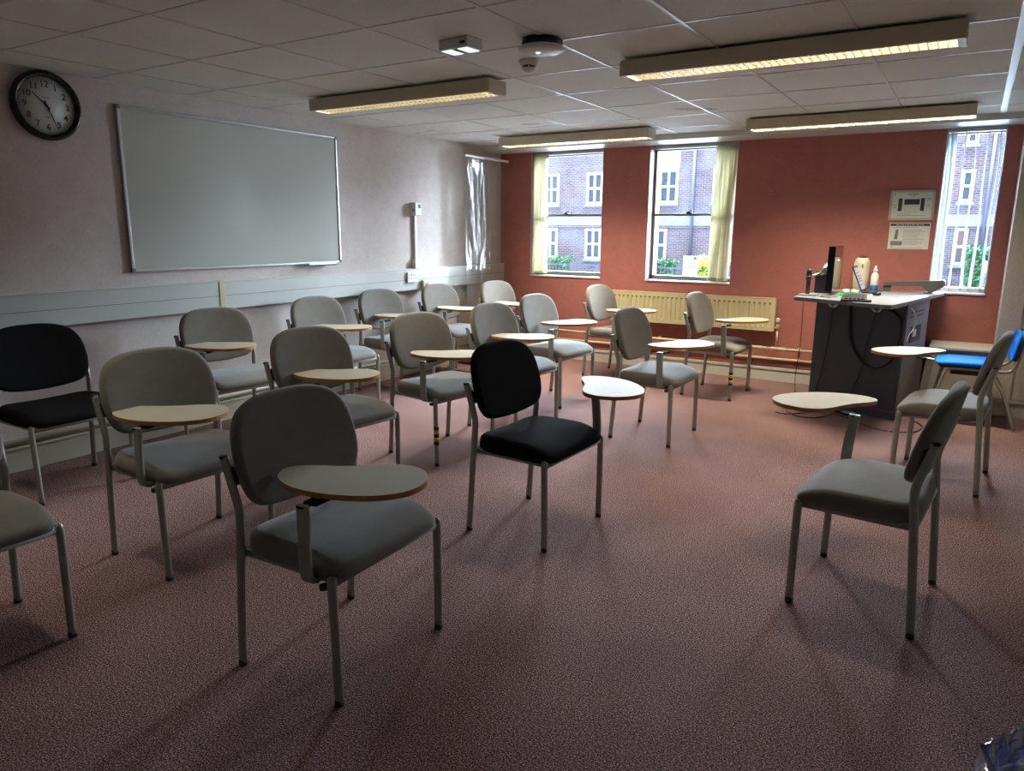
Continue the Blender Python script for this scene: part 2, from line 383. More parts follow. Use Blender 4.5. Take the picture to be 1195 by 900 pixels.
# painted reveals and sills
k = 5
for (x0, x1), y in ((W1, GY), (W2, GY)):
    struct(mesh_box('trim_%d' % k, (x0, .001, SILL), (x0+.004, y, ZB), 'reveal')); k += 1
    struct(mesh_box('trim_%d' % k, (x1-.004, .001, SILL), (x1, y, ZB), 'reveal')); k += 1
    struct(mesh_box('trim_%d' % k, (x0-.002, -.012, SILL-.008), (x1+.002, y, SILL+.006), 'sill', bev=.002)); k += 1
struct(mesh_box('trim_%d' % k, (W3[0]-.004, -.014, SILL-.008), (W3[1]+.002, .06, SILL+.006), 'sill', bev=.002)); k += 1
struct(mesh_box('trim_%d' % k, (W3[0]-.004, -.006, SILL+.008), (W3[0]+.008, .06, ZB-.003), 'sill', bev=.001)); k += 1
struct(mesh_box('trim_%d' % k, (W3[1]-.004, -.003, SILL+.008), (W3[1]+.002, .06, ZB-.003), 'winframe', bev=.001)); k += 1

# vertical blinds
def blind(name, X, y, vanes, m, label, wd=.082):
    x0, x1 = X
    r = empty(name, ((x0+x1)/2, y, ZB)); ox, oy, oz = r.location
    tag(r, label, 'vertical blind', 'vertical blinds at the three windows')
    bm = nb(); box(bm, (x0+.006-ox, -.02, -.032), (x1-.006-ox, .02, -.002), .003); bm_obj('head_rail', bm, 'alu', r)
    for (xt, xb, at, ab, yo) in vanes:
        bm = nb(); rows = 14; prev = None
        for i in range(rows+1):
            t = i/rows; z = -.034-(ZB-SILL-.034-.018)*t
            x = xt+(xb-xt)*t-ox+.004*math.sin(t*9+xt*40); a = at+(ab-at)*t; cur = []
            for j in range(5):
                s = (j/4-.5)*wd; curve = .006*(1-(2*j/4-1)**2)
                cur.append(bm.verts.new((x+math.cos(a)*s-math.sin(a)*curve, yo+math.sin(a)*s+math.cos(a)*curve, z)))
            if prev:
                for j in range(4): bm.faces.new([prev[j], prev[j+1], cur[j+1], cur[j]])
            prev = cur
        vn = bm_obj('vane', bm, m, r, smooth=True)
        bm = nb(); xx, zz = xb-ox, -(ZB-SILL-.024)
        vs = box(bm, (-wd/2+.002, -.002, -.0), (wd/2-.002, .002, .02))
        bmesh.ops.rotate(bm, verts=bm.verts, cent=(0, 0, 0), matrix=Matrix.Rotation(ab, 3, 'Z')); bmesh.ops.translate(bm, verts=bm.verts, vec=(xx+.004*math.sin(9+xt*40), yo, zz))
        bm_obj('bottom_weight', bm, 'cream_plastic' if m == 'vane' else 'white_plastic', vn)
    return r
R = math.radians
blind('vertical_blind', W1, .055, [(.40+.0155*i, .395+.0165*i, R(100-6*(i % 3)), R(96-9*(i % 2)), .004*(i % 3)) for i in range(10)], 'vane', 'cream vertical blind bunched at the left of the far left window')
blind('vertical_blind', W2, .055, [(2.352+.0145*i, 2.335+.0125*i, R(78+5*(i % 3)), R(70+12*(i % 2)), .004*(i % 3)) for i in range(13)], 'vane', 'cream vertical blind bunched at the right of the middle window')
blind('vertical_blind', W3, .0, [(4.198, 4.205, R(60), R(60), .0), (4.222, 4.24, R(50), R(70), .0), (4.30, 4.315, R(97), R(72), 0), (4.375, 4.39, R(93), R(68), 0), (4.452, 4.455, R(90), R(66), 0), (4.53, 4.522, R(87), R(70), 0)], 'vane_white', 'white vertical blind with turned slats, in the narrow window beside the desk', .06)

# notice in the middle window
nt_ = empty('window_notice', (2.12, GY-.004, .925)); tag(nt_, 'white paper notice with small round emblem stuck low in the middle window', 'notice')
M['thin_paper'] = translucent('thin white paper', srgb(235, 236, 232), .5)
bm = nb(); box(bm, (-.073, -.0008, 0), (.073, 0, .19)); bm_obj('paper', bm, 'thin_paper', nt_)
bm = nb(); lathe(bm, [(.014, 0), (.014, -.0008)], (.045, -.0016, .165), 20, 'Y'); bm_obj('emblem', bm, mat('tan emblem', srgb(150, 120, 100)), nt_)
bm = nb()
for z, a, b in [(.165, -.055, -.025), (.125, -.05, .05), (.112, -.03, .03), (.09, -.045, .045), (.072, -.05, .05), (.055, -.02, .03), (.035, -.02, .02)]: box(bm, (a, -.0024, z), (b, -.0014, z+.004))
bm_obj('printed_lines', bm, 'grey_ink', nt_)

# ------------------------------------------------------------------ light fittings
def light_fitting(x0, x1, y0, y1, label, on=1.0):
    r = empty('ceiling_light', ((x0+x1)/2, (y0+y1)/2, ZC)); tag(r, label, 'ceiling light', 'long ceiling light fittings with louvres')
    hx, hy = (x1-x0)/2, (y1-y0)/2; zt, zb = -.016, -.089
    bm = nb(); t = .006
    for a, b in [((-hx, -hy, zb), (hx, -hy+t, zt)), ((-hx, hy-t, zb), (hx, hy, zt)), ((-hx, -hy+t, zb), (-hx+.03, hy-t, zt)), ((hx-.03, -hy+t, zb), (hx, hy-t, zt)), ((-hx+.03, -hy+t, zt-.005), (hx-.03, hy-t, zt)),
                 ((-hx+.03, -hy+t, zb), (hx-.03, -hy+.02, zb+.003)), ((-hx+.03, hy-.02, zb), (hx-.03, hy-t, zb+.003))]: box(bm, a, b)
    bm_obj('housing', bm, 'housing', r)
    bm = nb(); n = 40; lx, ly = hx-.03, hy-.02
    for i in range(1, n):
        x = -lx+2*lx*i/n; box(bm, (x-.001, -ly, zb), (x+.001, ly, zb+.034))
    box(bm, (-lx, -.0008, zb), (lx, .0008, zb+.034))
    for s in (-1, 1): box(bm, (-lx, s*ly-.001, zb+.001), (lx, s*ly+.001, zb+.03))
    bm_obj('louvre', bm, 'louvre', r)
    for s in (-1, 1):
        bm = nb(); tube(bm, [(-lx+.01, s*.036, -.036), (lx-.01, s*.036, -.036)], .0125, n=10); bm_obj('fluorescent_tube', bm, 'tube_lit', r)
    for s in (-1, 1):
        bm = nb(); box(bm, (s*hx*.5-.02, -.012, zt-.001), (s*hx*.5+.02, .012, 0), .002); bm_obj('mounting_block', bm, 'cream_plastic', r)
    ld = D.lights.new('lamp_glow', 'AREA'); ld.shape = 'RECTANGLE'; ld.size = 2*lx*S; ld.size_y = .13*S; ld.energy = LAMP*on; ld.color = (1, .87, .71); ld.spread = R(142)
    lo = D.objects.new('lamp_glow', ld); C.objects.link(lo); lo.parent = r; lo.location = (0, 0, -.051)
    return r
LAMP = 50
light_fitting(.645, 2.06, -3.325, -3.15, 'long ivory louvred ceiling light nearest the whiteboard wall', .55)
light_fitting(2.845, 4.325, -3.33, -3.155, 'largest long ivory louvred ceiling light at upper right', .5)
light_fitting(.62, 2.075, -1.005, -.83, 'long ivory louvred ceiling light above the far left window', 1.8)
light_fitting(2.875, 4.36, -1.04, -.865, 'long ivory louvred ceiling light in front of the plain red wall and narrow window', 1.8)
light_fitting(.60, 2.06, -5.69, -5.515, 'long ceiling light just showing in the top left corner', .2)

# emergency light box, access point, smoke detector
e = empty('emergency_light', (2.355, -4.0, ZC), R(-4)); tag(e, 'small white emergency exit light box on the ceiling', 'emergency light')
bm = nb(); box(bm, (-.085, -.055, -.045), (.085, .055, 0), .004); bm_obj('case', bm, 'white_plastic', e)
for s in (-1, 1):
    bm = nb(); box(bm, (s*.018, -.045, -.048), (s*.075, .045, -.0445), .001); bm_obj('lens', bm, 'led_lit', e)
bm = nb(); box(bm, (-.014, -.035, -.0475), (.014, .035, -.0445), .001); bm_obj('sign_strip', bm, mat('pale green strip', srgb(120, 170, 140)), e)
bm = nb(); box(bm, (.04, -.0565, -.03), (.07, -.0545, -.018)); bm_obj('maker_plate', bm, 'dark_metal', e)
e = empty('wireless_access_point', (2.685, -3.835, ZC)); tag(e, 'round white access point disc on a black ring on the ceiling', 'access point')
bm = nb(); lathe(bm, [(.001, 0), (.085, 0), (.09, -.02), (.088, -.034), (.001, -.034)]); bm_obj('mounting_ring', bm, 'black_plastic', e)
bm = nb(); lathe(bm, [(.001, -.034), (.098, -.034), (.107, -.04), (.105, -.048), (.09, -.056), (.05, -.062), (.001, -.063)], n=40); bm_obj('disc', bm, 'white_plastic', e)
bm = nb(); lathe(bm, [(.001, -.063), (.012, -.063), (.008, -.067), (.001, -.067)], (.0, -.03, 0), 16); bm_obj('status_light', bm, 'led_lit', e)
bm = nb(); box(bm, (.055, .035, -.03), (.078, .058, 0), .002); bm_obj('cable_boot', bm, 'black_plastic', e)
e = empty('smoke_detector', (2.42, -3.50, ZC)); tag(e, 'small white caged smoke detector on the ceiling beside the round disc', 'smoke detector')
bm = nb(); lathe(bm, [(.001, 0), (.05, 0), (.052, -.012), (.046, -.022), (.034, -.026), (.001, -.026)]); bm_obj('base', bm, 'white_plastic', e)
bm = nb(); lathe(bm, [(.001, -.026), (.030, -.026), (.030, -.036), (.001, -.036)]); bm_obj('sensor_chamber', bm, 'black_plastic', e)
bm = nb(); lathe(bm, [(.001, -.036), (.036, -.036), (.034, -.044), (.018, -.058), (.001, -.060)])
for q in range(6):
    a = q*PI/3; tube(bm, [(.042*math.cos(a), .042*math.sin(a), -.022), (.036*math.cos(a), .036*math.sin(a), -.04)], .003, n=6)
bm_obj('cage', bm, 'white_plastic', e)

# ------------------------------------------------------------------ whiteboard
y0, y1, z0, z1 = -4.266, -2.464, 1.077, 2.069
wb = empty('whiteboard', (0, (y0+y1)/2, z0)); tag(wb, 'large white board in aluminium frame on the pink wall', 'whiteboard')
ym = (y0+y1)/2
bm = nb(); box(bm, (.002, y0-ym+.005, .005), (.016, y1-ym-.005, z1-z0-.005)); bm_obj('writing_surface', bm, 'board', wb)
bm = nb(); f = .018
for a, b in [((.0, y0-ym, 0), (.024, y1-ym, f)), ((.0, y0-ym, z1-z0-f), (.024, y1-ym, z1-z0)), ((0, y0-ym, 0), (.024, y0-ym+f, z1-z0)), ((0, y1-ym-f, 0), (.024, y1-ym, z1-z0))]: box(bm, a, b, .003)
bm_obj('frame', bm, 'alu', wb)
for yy in (y0-ym, y1-ym-.026):
    for zz in (0, z1-z0-.026):
        bm = nb(); box(bm, (-.0, yy-.001 if yy < 0 else yy+.001, zz-.001 if zz == 0 else zz+.001), (.0265, yy+.026, zz+.026), .004); tag(bm_obj('corner_cap', bm, 'grey_plastic', wb), 'dark grey corner')
bm = nb(); box(bm, (.02, .50, -.012), (.075, .79, -.002), .002); box(bm, (.07, .50, -.012), (.075, .79, .012), .002); bm_obj('pen_tray', bm, 'alu', wb)

# ------------------------------------------------------------------ clock
ck = empty('wall_clock', (0, -4.66, 2.003)); tag(ck, 'round black-rimmed wall clock showing about ten twenty-six', 'clock')
bm = nb(); lathe(bm, [(.02, .0), (.176, .0), (.183, .012), (.183, .036), (.176, .044), (.158, .044), (.151, .034), (.150, .022), (.02, .022)], axis='X', n=64); bm_obj('rim', bm, 'black_gloss', ck)
bm = nb(); lathe(bm, [(.001, .018), (.152, .018), (.152, .0235), (.001, .0235)], axis='X', n=64); face = bm_obj('dial', bm, 'clock_face', ck)
def onwall(y, z, x, rot=0):   # text facing +x, reading towards +y
    return Matrix.Translation((x, y, z)) @ Matrix(((0, 0, 1, 0), (1, 0, 0, 0), (0, 1, 0, 0), (0, 0, 0, 1))) @ Matrix.Rotation(rot, 4, 'Z')
for h in range(1, 13):
    a = R(90-30*h); text('numeral', str(h), .046, 'ink', face, onwall(.112*math.cos(a), .112*math.sin(a), .024))
bm = nb()
for i in range(60):
    a = 2*PI*i/60; r0 = .137 if i % 5 else .134; wdt = .0006 if i % 5 else .0014
    vs = box(bm, (.0236, -wdt, r0), (.0245, wdt, .146)); bmesh.ops.rotate(bm, verts=[v for v in bm.verts if v.index < 0 or v in vs], cent=(0, 0, 0), matrix=Matrix.Rotation(a, 3, 'X'))
bm_obj('minute_marks', bm, 'ink', face)
text('lettering', 'acctim', .016, 'grey_ink', face, onwall(0, .045, .024)); text('lettering', 'QUARTZ', .008, 'grey_ink', face, onwall(.0, -.06, .024))
def hand(name, ang, r0, r1, w0, x, m):
    bm = nb(); vs = [bm.verts.new(p) for p in [(x, -w0, r0), (x, w0, r0), (x, w0*.35, r1), (x, -w0*.35, r1)]]; g_ = bm.faces.new(vs)
    ex = bmesh.ops.extrude_face_region(bm, geom=[g_]); bmesh.ops.translate(bm, verts=[q for q in ex['geom'] if isinstance(q, bmesh.types.BMVert)], vec=(.0012, 0, 0))
    bmesh.ops.rotate(bm, verts=bm.verts, cent=(0, 0, 0), matrix=Matrix.Rotation(-ang, 3, 'X')); bmesh.ops.recalc_face_normals(bm, faces=bm.faces)
    return bm_obj(name, bm, m, ck)
hand('hour_hand', R(313), -.022, .095, .0045, .026, 'black_gloss'); hand('minute_hand', R(158), -.028, .13, .0038, .0278, 'black_gloss'); hand('second_hand', R(350), -.03, .03, .0022, .0296, 'red_ink')
bm = nb(); lathe(bm, [(.001, .025), (.006, .025), (.006, .032), (.001, .032)], axis='X', n=16); bm_obj('hub', bm, 'black_gloss', ck)

# ------------------------------------------------------------------ thermostat box, conduit, sockets
e = empty('wall_sensor_box', (0, -1.50, 1.475)); tag(e, 'white control box with green sticker on the pink wall', 'control box')
bm = nb(); box(bm, (0, -.045, 0), (.062, .045, .115), .004); bm_obj('case', bm, 'white_plastic', e)
bm = nb(); box(bm, (.0615, -.005, .065), (.0635, .03, .1)); tag(bm_obj('sticker', bm, mat('green sticker', srgb(40, 130, 90)), e), 'small green sticker')
bm = nb(); box(bm, (.03, -.0475, .035), (.05, -.0445, .06)); bm_obj('side_dial', bm, 'grey_plastic', e)
e = mesh_box('conduit', (0, -1.512, 1.07), (.024, -1.482, 1.475), 'white_plastic', bev=.002); tag(e, 'thin white conduit dropping from the control box', 'conduit')
e = mesh_box('junction_box', (0, -1.54, .992), (.045, -1.452, 1.075), 'white_plastic', bev=.004); tag(e, 'small white junction box on top of the trunking', 'junction box')
e = empty('double_socket', (.047, -1.605, .868)); tag(e, 'white double power socket on the trunking', 'socket')
bm = nb(); box(bm, (0, -.075, 0), (.018, .075, .095), .004); bm_obj('plate', bm, 'white_plastic', e)
for s in (-1, 1):
    bm = nb()
    for a, b in [((-.004, .058), (.004, .068)), ((-.018, .035), (-.01, .042)), ((.01, .035), (.018, .042))]: box(bm, (.0175, s*.035+a[0], a[1]), (.0188, s*.035+b[0], b[1]))
    bm_obj('pin_holes', bm, 'black_plastic', e)
    bm = nb(); box(bm, (.017, s*.012-.006, .062), (.0215, s*.012+.006, .08), .001); bm_obj('rocker_switch', bm, 'white_plastic', e)
e = empty('data_socket', (.047, -1.42, .79)); tag(e, 'cream single data socket box low on the trunking', 'socket')
bm = nb(); box(bm, (0, -.045, 0), (.032, .045, .09), .005); bm_obj('plate', bm, 'cream_plastic', e)
bm = nb(); box(bm, (.0315, -.02, .03), (.0335, -.004, .06)); box(bm, (.0315, .004, .03), (.0335, .02, .06)); bm_obj('ports', bm, 'grey_plastic', e)

# ------------------------------------------------------------------ radiator and pipes
r = empty('radiator', (2.19, -.09, .465)); tag(r, 'long cream panel radiator below the middle window on the red wall', 'radiator')
x0, x1, zt = 1.384-2.19, 2.995-2.19, .295
bm = nb(); nfl = 34; pitch = (x1-x0-.05)/nfl
def fy(x):      # fluted front
    u = ((x-x0-.025)/pitch) % 1
    if x < x0+.025 or x > x1-.025: return 0
    return .006 if .32 < u < .68 else 0.
zs = [0, .03, .045, .235, .25, zt]; xsl = [x0, x0+.025]
for i in range(nfl): xsl += [x0+.025+pitch*(i+t) for t in (.25, .38, .62, .75)]
xsl += [x1-.025, x1]
g = []
for z in zs:
    row = []
    for i, x in enumerate(xsl):
        dep = .008 if (2 <= i < len(xsl)-2 and ((i-2) % 4) in (1, 2) and .04 < z < .24) else 0
        row.append(bm.verts.new((x, dep, z)))
    g.append(row)
for a, b in zip(g, g[1:]):
    for i in range(len(a)-1): bm.faces.new([a[i], a[i+1], b[i+1], b[i]])
bk_ = [bm.verts.new((x, .05, z)) for x, z in ((x0, 0), (x1, 0), (x1, zt), (x0, zt))]
bm.faces.new(bk_); bm.faces.new([g[-1][0]]+[v for v in g[-1][1:]]+[bk_[2], bk_[3]]); bm.faces.new([v for v in g[0]][::-1]+[bk_[0], bk_[1]][::1])
bm.faces.new([v[0] for v in g]+[bk_[3], bk_[0]]); bm.faces.new([v[-1] for v in g][::-1]+[bk_[1], bk_[2]])
bmesh.ops.recalc_face_normals(bm, faces=bm.faces)
for i in range(nfl):
    x = x0+.025+pitch*(i+.5); box(bm, (x-.011, -.0008, .249), (x+.011, .004, .257), mi=1); box(bm, (x-.011, -.003, .028), (x+.011, .003, .038), .001)
bm_obj('panel', bm, ['rad', 'dark_slot'], r)
bm = nb(); box(bm, (x0-.002, -.004, zt-.004), (x1+.002, .052, zt+.004), .002); bm_obj('top_edge', bm, 'rad', r)
for x in (-.6, .6):
    bm = nb(); box(bm, (x-.015, .05, .05), (x+.015, .089, .26)); bm_obj('bracket', bm, 'rad', r)
bm = nb(); vx = x1+.028
tube(bm, [(x1, .03, .03), (vx, .03, .03)], .010, side=(0, 0, 1)); tube(bm, [(vx, .03, .015), (vx, .03, .07)], .016); lathe(bm, [(.001, .0), (.02, .0), (.021, .035), (.015, .05), (.001, .052)], (vx, .03, .07), 16)
tube(bm, [(vx, .03, .02), (vx, .03, -.136)], .010); bm_obj('valve', bm, 'cream_plastic', r)
def pipe(z, y, label, x1=3.62):
    bm = nb(); tube(bm, [(.03, y, z), (x1, y, z)], .0125, side=(0, 0, 1)); o = bm_obj('heating_pipe', bm, 'rad'); tag(o, label, 'pipe', 'cream heating pipes'); return o
p1 = pipe(.305, -.06, 'upper cream heating pipe running low along the red wall')
bm = nb()
for x in (.6, 1.9, 3.22): box(bm, (x-.008, -.06, .285), (x+.008, 0, .325), .002)
tube(bm, [(2.80, -.06, .305), (2.90, -.06, .305)], .017, side=(0, 0, 1)); tube(bm, [(2.98, -.06, .305), (3.10, -.06, .305)], .017, side=(0, 0, 1)); bm_obj('pipe_clips', bm, 'rad', p1)
p2 = pipe(.21, -.05, 'lower cream heating pipe just above the skirting of the red wall')
bm = nb()
for x in (.6, 1.9, 3.22): box(bm, (x-.008, -.05, .19), (x+.008, 0, .23), .002)
tube(bm, [(2.78, -.05, .15), (2.78, -.05, .25)], .006); tube(bm, [(2.80, -.05, .21), (2.80, -.05, .255)], .014); bm_obj('drain_cock', bm, 'rad', p2)

# ------------------------------------------------------------------ clear roller screen in the far left corner
e = empty('clear_roller_screen', (.15, -.50, 0)); tag(e, 'tall clear plastic pull-up screen standing in the far left corner', 'screen')
bm = nb(); box(bm, (-.012, -.385, 2.045), (.012, .40, 2.068), .003); tag(bm_obj('top_rail', bm, 'white_plastic', e), 'white top rail')
bm = nb(); g = []
for i in range(33):
    z = .07+1.978*i/32; row = []
    for j in range(17):
        y = -.37+.745*j/16; k_ = (1-abs(i/16-1)**4)
        row.append(bm.verts.new((.016*k_*math.sin(j*1.35+i*.07)*math.cos(i*.11)+.012*noise.noise(Vector((y*5, z*2, 3.1))), y, z)))
    g.append(row)
for a, b in zip(g, g[1:]):
    for j in range(16): bm.faces.new([a[j], a[j+1], b[j+1], b[j]])
bm_obj('plastic_sheet', bm, 'sheet', e, smooth=True)
bm = nb(); tube(bm, [(-.03, -.045, .06), (-.03, -.045, 2.05)], .006, n=8); bm_obj('pole', bm, 'alu', e)
bm = nb(); box(bm, (-.045, -.40, .012), (.045, .41, .075), .012); bm_obj('cassette_base', bm, 'alu', e)
for s in (-.25, .25):
    bm = nb(); box(bm, (-.11, s-.02, 0), (.13, s+.02, .012), .002); bm_obj('foot', bm, 'alu', e)

# ------------------------------------------------------------------ chairs
ZS, YS = 0, 0
seat_half = [(.13, .198), (.208, .192), (.242, .160), (.251, .05), (.248, -.06), (.240, -.15), (.20, -.200), (.09, -.210)]
seat_out = catmull([(0, .200)]+seat_half+[(0, -.208)]+[(-a, b) for a, b in seat_half[::-1]], 3, True)
def seat_mesh(m):
    bm = nb()
    def top(s, x, y): return .450+.010*(1-s*s)-.030*max(0, (y-.02)/.18)**2.2+.010*(abs(x)/.24)**2*(1 if y < .1 else max(0, 1-(y-.1)/.08))
    def bot(s, x, y): return .388
    pillow(bm, [(q[0], q[1]) for q in seat_out], .43, top, bot, .028, under=.75)
    return bm
bh = [(.11, .512), (.195, .530), (.236, .572), (.250, .64), (.248, .705), (.234, .762), (.194, .812), (.11, .840)]
back_out = catmull([(0, .506)]+bh+[(0, .846)]+[(-a, b) for a, b in bh[::-1]], 3, True)
def back_mesh():
    bm = nb()
    def fr(p):
        x, z, t = p; yc = -.168-.27*(z-.53)+.026*(x/.24)**2-.010
        return (x, yc+t, z+.27*t*.3)
    pillow(bm, [(q[0], q[1]) for q in back_out], 0, lambda s, x, y: .022+.006*(1-s*s), lambda s, x, y: -.020-.006*(1-s*s), .022, 6, fr)
    return bm
def bar(bm, a, b, h, w):
    tube(bm, [a, b], h, w, 10, (0, 0, 1))
tab_out = [(0, 0), (.01, .03), (.05, .055), (.1, .065), (.16, .075), (.22, .095), (.29, .125), (.36, .135), (.42, .105), (.455, .05), (.465, 0), (.455, -.06), (.42, -.11), (.36, -.145), (.29, -.16), (.2, -.16), (.12, -.14), (.06, -.105), (.015, -.055)]
parts_cache = {}
def pm(key, fn, mats, smooth=False):
    if key not in parts_cache:
        bm = fn(); me = D.meshes.new(key)
        bm.normal_update(); bm.to_mesh(me); bm.free()
        for m in mats: me.materials.append(M[m])
        if smooth:
            for p in me.polygons: p.use_smooth = True
        parts_cache[key] = me
    return parts_cache[key]
def child(name, me, parent, loc=(0, 0, 0), rz=0):
    o = D.objects.new(name, me); C.objects.link(o); o.parent = parent; o.location = loc; o.rotation_euler = (0, 0, rz); return o
def leg_fn(s, front):
    def fn():
        bm = nb()
        if front: path = catmull([(s*.243, .177, .012), (s*.245, .176, .2), (s*.247, .174, .372), (s*.243, .172, .395)], 4)
        else: path = catmull([(s*.246, -.228, .012), (s*.2465, -.214, .2), (s*.247, -.196, .42), (s*.2475, -.190, .49), (s*.2475, -.1885, .515), (s*.249, -.1925, .545), (s*.250, -.2005, .575), (s*.252, -.2165, .63), (s*.254, -.232, .686)], 4)
        tube(bm, path, .0125, .0145, 12, (1, 0, 0)); return bm
    return fn
def cap_fn(s, front):
    def fn():
        bm = nb(); x, y = (s*.243, .177) if front else (s*.246, -.228)
        lathe(bm, [(.001, 0), (.0135, 0), (.0145, .004), (.0135, .02), (.001, .02)], (x, y, 0), 12); return bm
    return fn
def frame_fn():
    bm = nb()
    bar(bm, (-.245, .174, .384), (.245, .174, .384), .016, .009)
    bar(bm, (-.24, -.198, .384), (.24, -.198, .384), .016, .009)
    for s in (-1, 1):
        bar(bm, (s*.228, -.2, .384), (s*.228, .172, .384), .013, .009)
    return bm
def bracket_fn(s):
    def fn():
        bm = nb(); box(bm, (s*.205, -.214, .60), (s*.247, -.196, .66), .004); lathe(bm, [(.001, .0), (.0142, .0), (.013, .008), (.001, .008)], (s*.254, -.2325, .684), 12); return bm
    return fn
def post_fn(zt, xt, yt=.10):
    bm = nb(); path = catmull([(.236, yt+.014, .385), (.262, yt+.014, .386), (.277, yt+.013, .405), (.277, yt+.010, .48), (xt-.002, yt+.002, zt-.03), (xt-.002, yt, zt)], 5)
    tube(bm, path, .009, .0205, 20, (1, 0, 0), sq=.45); return bm
def knob_fn():
    bm = nb(); lathe(bm, [(.001, 0), (.012, 0), (.012, .014), (.001, .014)], (0, 0, 0), 12); return bm
def tab_fn():
    bm = nb(); ol = [(p.x, p.y) for p in catmull([(*p, 0) for p in tab_out], 4, True)]
    prism(bm, ol, 0, .017, .0025, 1, 0); return bm
def bracket2_fn():
    bm = nb(); box(bm, (-.008, -.014, -.007), (.12, .014, 0), .002); box(bm, (.03, -.024, -.010), (.10, .024, -.001), .002); return bm
def make_chair(x, y, a, label, kind='grey', tab=None, group=None, side=1, tape=None):
    r = empty('chair', (x, y, 0), a)
    tag(r, label, 'chair', group)
    fab = kind+'_fabric'
    child('seat', pm('seat_'+kind, lambda: seat_mesh(fab), [fab]), r)
    child('backrest', pm('back_'+kind, back_mesh, [fab]), r)
    for s in (-1, 1):
        for fr_ in (True, False):
            lg = child('leg', pm('leg%d%d' % (s, fr_), leg_fn(s, fr_), ['tube'], True), r)
            child('foot_cap', pm('cap%d%d' % (s, fr_), cap_fn(s, fr_), ['black_plastic']), lg)
            if tape and s == tape and fr_:
                def tp():
                    bm = nb(); z = .13
                    for i in range(5): tube(bm, [(s*.2445, .1765, z), (s*.2447, .1763, z+.022)], .0148, .0172, 12, (1, 0, 0), mi=i % 2); z += .022
                    return bm
                tag(child('hazard_tape', pm('tape%d' % s, tp, ['black_plastic', 'tape_yellow']), lg), 'black and yellow tape wrapped round the leg')
        child('back_bracket', pm('brk%d' % s, bracket_fn(s), ['black_plastic']), r)
    child('seat_frame', pm('frame', frame_fn, ['tube'], True), r)
    if tab:
        tx, ty, ang, z, fl = tab
        XT = .300 if y > 0 and False else (.300 if math.cos(a) > 0 and abs(a-R(84)) < .1 else .270)
        YT = .125 if (XT > .28 or side < 0) else .098
        def pf():
            bm = post_fn(z+.001, XT, YT)
            if side < 0:
                for v_ in bm.verts: v_.co.x *= -1
                bmesh.ops.reverse_faces(bm, faces=bm.faces)
            return bm
        post = child('tablet_post', pm('post%d_%.3f_%.2f_%.3f' % (side, z, XT, YT), pf, ['tube'], True), r)
        kn = child('bolt', pm('knob', knob_fn, ['black_plastic']), post, (side*.25, .145, .36))
        def tf():
            bm = tab_fn()
            if fl < 0:
                for v_ in bm.verts: v_.co.y *= -1
                bmesh.ops.reverse_faces(bm, faces=bm.faces)
            return bm
        t = child('writing_tablet', pm('tablet%d' % fl, tf, ['lam', 'edge']), r, (tx, ty, z), R(ang))
        # bracket under the tablet at the post head
        dx, dy = side*XT-tx, YT-ty; ca, sa = math.cos(-R(ang)), math.sin(-R(ang))
        lx, ly = dx*ca-dy*sa, dx*sa+dy*ca
        child('tablet_bracket', pm('tbrk', bracket2_fn, ['bracket_black']), t, (lx, ly, 0), math.atan2(-.02*fl-ly, .24-lx))
    return r
M['bracket_black'] = mat('matt black steel', srgb(24, 24, 24), .85, 0, .1)
M['tape_yellow'] = mat('yellow tape', srgb(206, 184, 30), .5)
G1 = 'grey fabric chairs with writing tablets'
TB = lambda tx, ty, a, fl=1, z=.61: (tx+(.012 if fl > 0 else 0), ty, a, z+.006, fl)
